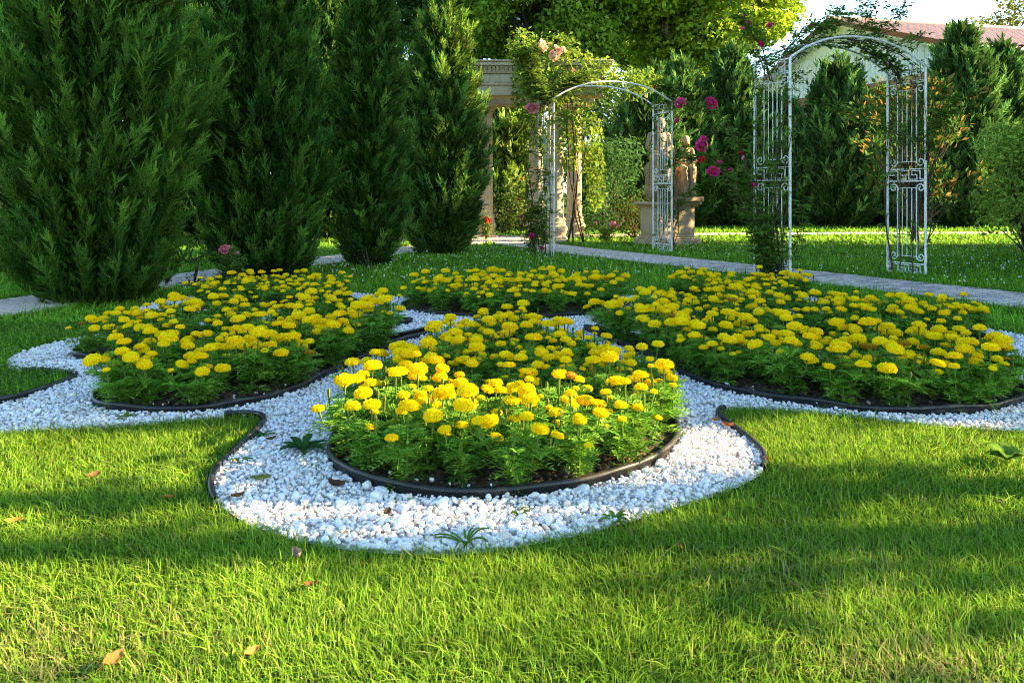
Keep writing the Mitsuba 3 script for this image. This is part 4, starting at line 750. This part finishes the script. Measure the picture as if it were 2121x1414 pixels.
c += [([a1(-.03, .5, 0), a1(-.18, .6, 1.0), a1(-.4, .6, 1.45), a1(-.52, .7, 1.35)], .04, .006, 26, .12, 3), ([a1(-.03, .4, 0), a1(-.12, .5, 1.2), a1(-.35, .5, 1.95), a1(-.66, .5, 2.0)], .04, .006, 24, .12, 3),
      ([a1(-.02, .5, 2.3), a1(-.1, .5, 2.75), a1(-.25, .5, 3.05)], .06, .006, 15, .16, 4), ([a1(0, .4, 2.4), a1(.12, .3, 2.85), a1(.3, .3, 3.0), a1(.5, .3, 3.05)], .05, .006, 16, .15, 3),
      ([a1(.0, .1, 2.45), a1(.2, .1, 2.78), a1(.5, .1, 2.86), a1(.8, .1, 2.75), a1(1.0, .1, 2.5)], .03, .006, 4, .08, 4), ([a1(.0, .6, 2.5), a1(.3, .6, 2.82), a1(.7, .5, 2.82), a1(1.0, .6, 2.5)], .04, .005, 10, .1, 4),
      ([a1(.5, .3, 2.8), a1(.62, .2, 3.05), a1(.68, .2, 3.35)], .05, .005, 9, .13, 3), ([a1(.6, .3, 2.8), a1(.78, .2, 3.0), a1(.86, .2, 3.3)], .05, .005, 9, .14, 3), ([a1(.7, .3, 2.75), a1(.95, .2, 2.85), a1(1.08, .2, 2.95)], .05, .005, 9, .13, 2), ([a1(.2, .3, 2.8), a1(.4, .2, 3.1), a1(.5, .2, 3.3)], .05, .005, 9, .13, 2),
      ([a1(-.02, .3, 0), a1(-.1, .3, .4), a1(-.14, .3, .75)], .05, .006, 34, .13, 5), ([a1(-.0, .2, 0), a1(.08, .1, .5), a1(.12, .1, .95)], .03, .005, 10, .1, 2)]
b = [(a1(s, .35, z), k) for s, z, k in ((-.64, 1.99, 'magenta'), (-.66, 1.79, 'magenta'), (-.45, 2.0, 'magenta'), (-.5, 1.53, 'magenta'), (-.49, 1.58, 'magenta'), (-.5, 1.37, 'red'), (-.43, 1.24, 'magenta'), (-.41, 1.22, 'magenta'), (-.39, 1.34, 'magenta'), (-.32, 1.26, 'magenta'), (-.25, 1.45, 'crimson'), (-.23, 1.4, 'pink'), (-.16, 1.09, 'magenta'), (-.23, 3.0, 'crimson'), (-.2, 2.93, 'magenta'), (-.05, 2.92, 'magenta'), (.24, 2.95, 'magenta'), (-.12, 2.7, 'magenta'), (-.24, 2.86, 'pink'))]
climber('climbing_rose', 'rose with crimson and magenta blooms climbing the left side of the nearer arch', c, [], b, 500, lc=((.10, .22, .03), (.20, .31, .05)))
c = []
for i in range(7):
    rr = rng_(430 + i); u = rr.uniform(.0, 1.0)
    c.append(([a1(1.0, u, 0), a1(1.0 + rr.normal(0, .03), u + rr.normal(0, .15), .9), a1(1.0 + rr.normal(0, .03), u + rr.normal(0, .15), 1.8), a1(.97, u + rr.normal(0, .1), 2.6)], .03, .0085, 6, .11, 1))
c += [([a1(1.0, .0, 1.4), a1(1.1, .0, 1.9), a1(1.25, .0, 2.1)], .05, .006, 22, .14, 3), ([a1(1.0, .0, 1.6), a1(.8, .3, 1.75), a1(.5, .4, 1.95), a1(.3, .4, 2.05)], .04, .005, 20, .12, 2), ([a1(1.0, .1, .3), a1(1.12, .1, .6), a1(1.2, .0, .9)], .04, .005, 2, .08, 2), ([a1(.97, .5, 2.4), a1(.85, .5, 2.65), a1(.7, .5, 2.72)], .04, .006, 8, .12, 5), ([a1(1, .5, 1.5), a1(1.06, .4, 2.0), a1(1.08, .3, 2.4)], .05, .006, 22, .14, 3)]
climber('climbing_rose', 'nearly bare rose canes climbing the right side of the nearer arch', c, [], [], 501, lc=((.10, .22, .03), (.20, .31, .05)))
c = []
for i in range(7):
    rr = rng_(460 + i); u = rr.uniform(-.1, 1.0)
    c.append(([a2(-.04, u, 0), a2(-.05 + rr.normal(0, .03), u + rr.normal(0, .1), .9), a2(-.03 + rr.normal(0, .04), u + rr.normal(0, .15), 1.8), a2(.02, u, 2.6)], .04, .008, 26, .13, 1))
c += [([a2(0, .3, 2.4), a2(-.1, .4, 2.9), a2(-.18, .4, 3.3)], .08, .008, 50, .2, 4), ([a2(.0, .3, 2.45), a2(.15, .3, 2.8), a2(.35, .3, 2.9)], .06, .007, 40, .18, 4), ([a2(-.05, .5, .1), a2(-.08, .5, .5), a2(-.1, .4, .8)], .08, .006, 16, .1, 4)]
b = [(a2(.0 + dx, .3, 3.25 + dz), 'peach') for dx, dz in ((-.02, .06), (.03, .0), (.06, .08), (.0, .14), (-.06, .1), (.09, .02), (.04, -.06), (.12, .06), (.15, -.08))] + [(a2(-.14, .3, .32), 'magenta'), (a2(-.06, .3, .12), 'magenta'), (a2(.2, .3, 2.98), 'pink'), (a2(-.12, .4, 2.35), 'pink')]
climber('climbing_rose', 'rose with a cluster of peach blooms climbing the left side of the farther arch', c, [], b, 502, L=.065, lc=((.12, .22, .03), (.23, .32, .05)), bs=.042)
c = [([a2(1.02, u, 0), a2(1.05, u, .8), a2(1.03, u, 1.6), a2(1.0, u, 2.6)], .05, .008, 16, .12, 1) for u in (.1, .4, .8, 1.0)] + [([a2(1.03, .1, .1), a2(1.08, .1, .6), a2(1.04, .1, 1.4)], .03, .009, 0, .1, 3), ([a2(1, .2, 1.4), a2(1.12, .2, 1.7), a2(1.18, .2, 1.75)], .04, .006, 18, .12, 2), ([a2(1, .2, 2.4), a2(1.05, .2, 2.75), a2(.9, .2, 2.85)], .05, .006, 26, .15, 3), ([a2(1.05, .2, .5), a2(1.2, .2, 1.0), a2(1.3, .2, 1.15)], .05, .005, 14, .1, 2)]
b = [(a2(s, .2, z), 'crimson') for s, z in ((.88, 2.78), (1.02, 2.8), (1.05, 2.72), (.93, 2.9))]
climber('climbing_rose', 'rose with a few crimson blooms climbing the right side of the farther arch', c, [], b, 503, L=.06, bs=.036)
# vine over the colonnade
r = rng_(510); cl = [(.45, 15.0, 3.35, .5, .45, .45), (1.1, 15.1, 3.55, .55, .5, .45), (1.75, 15.2, 3.4, .5, .5, .4), (2.3, 15.3, 3.2, .5, .45, .35), (.2, 15.0, 3.95, .3, .3, .4), (.9, 15.1, 3.95, .4, .35, .35), (.3, 15.0, 2.85, .35, .3, .4), (1.2, 15.1, 2.75, .42, .35, .5), (1.55, 15.4, 2.2, .32, .35, .55), (1.72, 15.6, 1.6, .24, .3, .5), (1.15, 15.2, 1.95, .26, .25, .5), (2.75, 15.5, 3.3, .35, .35, .25), (.55, 15.1, 2.2, .2, .25, .5), (1.75, 15.6, 1.0, .2, .25, .4)]
vk = thing('climbing_vine', 'dense leafy vine covering the right end of the colonnade and hanging down its columns', 'vine')
part(vk, 'foliage', vcply(leaf_clumps(r, cl, .085, (.13, .24, .03), (.26, .36, .05), 2600), 'leaf_material'))
part(vk, 'stem', vcply(cat([(lambda l: tube(l, np.linspace(.018, .008, len(l)), 6, False, (.07, .05, .04)))(curve(r, [[1.35 + r.normal(0, .15), 15.2, 0], [1.25 + r.normal(0, .1), 15.2, .9], [1.2 + r.normal(0, .15), 15.2, 1.8], [1.2, 15.2, 3.2]], .05)) for _ in range(5)]), 'bark_material', True))
# small rose bushes beside the paths
for x, y, n, kind, lab in ((.35, 12.9, 2, 'magenta', 'small rose bush with a magenta bloom left of the farther arch'), (-.55, 15.9, 2, 'red', 'small rose bush with red blooms at the foot of the left column'), (-2.95, 7.75, 3, 'pink', 'small rose bush with coral pink blooms between the first and second conifers'), (1.9, 15.2, 4, 'pink', 'low rose bush with pink blooms on the lawn right of the columns'), (-.1, 18.0, 2, 'red', 'tall rose with one red bloom seen in the colonnade opening')):
    rr = rng_(int(x * 100 + 1000)); hgt = {'pink': .42, 'magenta': .62, 'red': .6}[kind] * (2.2 if y == 18.0 else 1); c = []; b = []
    for i in range(6):
        e = np.array([x + rr.normal(0, .16), y + rr.normal(0, .12), hgt * rr.uniform(.6, 1)]); c.append(([[x, y, 0], [(x + e[0]) / 2, (y + e[1]) / 2, e[2] * .6], e], .03, .006, 12, .09, 1))
        if i < n: b.append((e + [0, -.05, .03], kind))
    climber('rose_bush', lab, c, [], b, 520 + int(y * 10), L=.045, cat_='rose bush', bs=.036 if y > 9 else .017)

# ------------------------------------------------------------------ litter and weeds
def dead_leaf(seed, L, c0, curl, broad=.55):
    r = rng_(seed); u, v = np.meshgrid(np.linspace(0, 1, 9), np.linspace(-1, 1, 5), indexing='ij'); w = np.sin(np.pi * np.clip(u * .96 + .02, 0, 1)) ** .8 * broad * .5 * (1 + .18 * np.sin(u * 17) * np.abs(v))
    p = np.stack([u - .5, v * w, curl * (v * v * .18 + (u - .5) ** 2 * .7) + .04 * meshkit.noise(np.stack([u * 4, v * 2, u * 0 + seed], -1), seed)], -1).reshape(-1, 3) * L
    i, j = np.meshgrid(np.arange(8), np.arange(4), indexing='ij'); a = (i * 5 + j).ravel(); f = np.vstack([np.stack([a, a + 5, a + 6], 1), np.stack([a, a + 6, a + 1], 1)])
    col = np.array(c0) * (.75 + .5 * meshkit.noise(p * 90, seed))[:, None]; st = tube([[-.5 * L, 0, curl * .17 * L], [-.62 * L, .02 * L, curl * .1 * L], [-.74 * L, .0, 0]], .0012, 4, False, np.array(c0) * .7)
    return vcply(cat([(p, f, col), st]), 'leaf_material', True)
r = rng_(640); px, py = scatter(pebbled, .11, 2.05, 4.6, r); k = r.random(len(px)) < .45; px, py = px[k], py[k]; n = len(px)
struct('leaf_debris', vcply(leaves(np.stack([px, py, r.uniform(.018, .026, n)], 1), unit(rdir(r, n) * [1, 1, .25]), unit(rdir(r, n) * .5 + [0, 0, 1]), r.uniform(.008, .03, n), r.uniform(.003, .011, n), .3, cvar(r, n, (.10, .06, .03), (.30, .17, .07), .25)), 'bark_material'), 'stuff', 'small brown plant crumbs scattered over the white gravel')
px, py = scatter(unary_union(list(BED.values())).buffer(-.03), .045, 2.4, 4.4, r); n = len(px)
struct('soil_crumb', vcply((lambda v_, f_: ((v_[None] * r.uniform(.004, .013, (n, 1, 1)) + np.stack([px, py, r.uniform(.026, .04, n)], 1)[:, None]).reshape(-1, 3), (f_[None] + (np.arange(n) * len(v_))[:, None, None]).reshape(-1, 3), np.repeat(cvar(r, n, (.03, .022, .015), (.11, .08, .055), .2), len(v_), 0)))(small[0], small[1]), 'bark_material'), 'stuff', 'clods of dark soil under the marigolds')
TAN, ORG, BRN, OLV, GRY = (.36, .20, .07), (.45, .17, .03), (.18, .085, .04), (.16, .18, .06), (.26, .19, .16)
for i, (x, y, z, L, c, cu, rz, tx, lab) in enumerate([
    (-1.42, 2.54, .06, .075, TAN, .9, 60, 30, 'curled tan fallen leaf standing in the grass at the far left'), (-1.1, 2.4, .045, .05, ORG, .6, 10, 10, 'small orange fallen leaf in the shaded grass left of the gravel'), (-1.47, 2.21, .05, .085, (.5, .3, .06), .5, 15, 8, 'yellow brown fallen leaf lying at the left edge of the lawn'),
    (-.57, 2.0, .05, .085, GRY, 1.1, -60, 25, 'grey brown rolled leaf on the lawn below the gravel curve'), (-.55, 1.58, .05, .06, (.5, .27, .08), .7, 50, 20, 'pale orange fallen leaf in the grass near the bottom left'), (-.5, 1.86, .045, .055, BRN, .8, 20, 10, 'brown fallen leaf sunk in the grass below the rolled leaf'),
    (-.83, 1.55, .05, .085, TAN, .8, 70, 30, 'long tan fallen leaf at the lower left corner'), (.93, 2.73, .05, .05, ORG, .7, -30, 10, 'orange leaf at the lawn edge right of the gravel'), (.46, 2.05, .05, .055, BRN, .8, 100, 30, 'brown upright leaf in the grass below the bed at the right'),
    (-.86, 2.56, .026, .085, OLV, .3, 5, 4, 'flat olive green leaf lying on the white gravel'), (-.58, 2.48, .03, .075, (.10, .06, .04), 1.0, -20, 10, 'dark curled leaf on the gravel at the left of the teardrop bed'), (-.88, 2.4, .028, .05, BRN, .8, 30, 8, 'brown leaf on the gravel by the left lawn edge'), (.9, 3.12, .03, .06, (.32, .12, .05), .9, -40, 10, 'reddish brown leaf in the gravel notch at the right'), (.87, 3.2, .03, .045, ORG, .8, 15, 10, 'orange brown leaf at the tip of the right lawn'), (-.38, 2.27, .028, .045, (.10, .07, .06), 1.1, 70, 8, 'dark leaf fragment on the gravel before the teardrop bed'), (-.95, 2.95, .03, .05, BRN, .8, 40, 5, 'brown leaf on the gravel by the tip of the left lawn')]):
    k = thing('fallen_leaf', lab, 'leaf'); scene[k] = {**dead_leaf(i + 1, L * (.58 if z > .04 else .85), c, cu), 'to_world': T().translate([x, y, z - (.018 if z > .04 else 0)]).rotate([0, 0, 1], rz).rotate([1, 0, 0], tx)}
def weed(label, x, y, n, L, W, rise, seed, c0, c1, z=.01):
    r = rng_(seed); out = []
    for i in range(n):
        a = i * 2.4 + r.uniform(-.4, .4); l = L * r.uniform(.65, 1.1); up = rise * r.uniform(.4, 1.2); k = np.linspace(0, 1, 7); d = np.array([math.cos(a), math.sin(a), 0])
        mid = np.array([x, y, z]) + d * (k * l)[:, None] + np.array([0, 0, 1.0]) * (up * l * (k * 1.4 - k * k))[:, None]; s = np.array([-d[1], d[0], 0]); w = W * np.sin(np.pi * np.clip(k * .9 + .08, 0, 1)) ** .8 * (1 + .22 * (np.arange(7) % 2)); w[0] = .002; w[-1] = .0005
        v = np.vstack([mid - s * w[:, None] + [0, 0, .004], mid, mid + s * w[:, None] + [0, 0, .004]]); f = []
        for q in range(6):
            for o in (0, 7): f += [[o + q, o + q + 1, o + q + 8], [o + q, o + q + 8, o + q + 7]]
        out.append((v, np.array(f), np.tile(cvar(r, 1, c0, c1, .1), (21, 1))))
    k = thing('weed_plant', label, 'weed'); scene[k] = vcply(cat(out), 'leaf_material', True)
weed('dark toothed weed growing in the gravel against the left side of the teardrop bed', -.80, 2.87, 10, .11, .015, .8, 1, (.03, .09, .025), (.05, .12, .03))
weed('broad leaved green seedling standing in the lawn at the right edge', 1.80, 2.72, 22, .075, .019, 1.1, 2, (.10, .21, .03), (.14, .26, .04), .03)
weed('grassy weed tuft at the bottom edge of the gravel', -.13, 2.1, 12, .085, .003, .9, 3, (.10, .2, .03), (.13, .24, .04))
weed('small weed at the lower right edge of the gravel', .31, 2.25, 8, .05, .007, .7, 4, (.09, .2, .03), (.12, .24, .04))
weed('tiny weed in the gravel left of the teardrop bed', -1.0, 2.75, 7, .045, .003, .7, 5, (.08, .18, .03), (.11, .22, .04))
weed('thin weed in the left gravel lobe before the left front bed', -1.7, 3.3, 7, .06, .006, .7, 6, (.12, .2, .03), (.15, .24, .04))
weed('small weed in the middle of the gravel strip below the teardrop bed', .02, 2.3, 6, .035, .004, .7, 7, (.09, .2, .03), (.12, .24, .04))
weed('small weed at the gravel edge by the left lawn tip', -1.02, 3.05, 8, .06, .005, .6, 8, (.04, .12, .02), (.08, .17, .03))
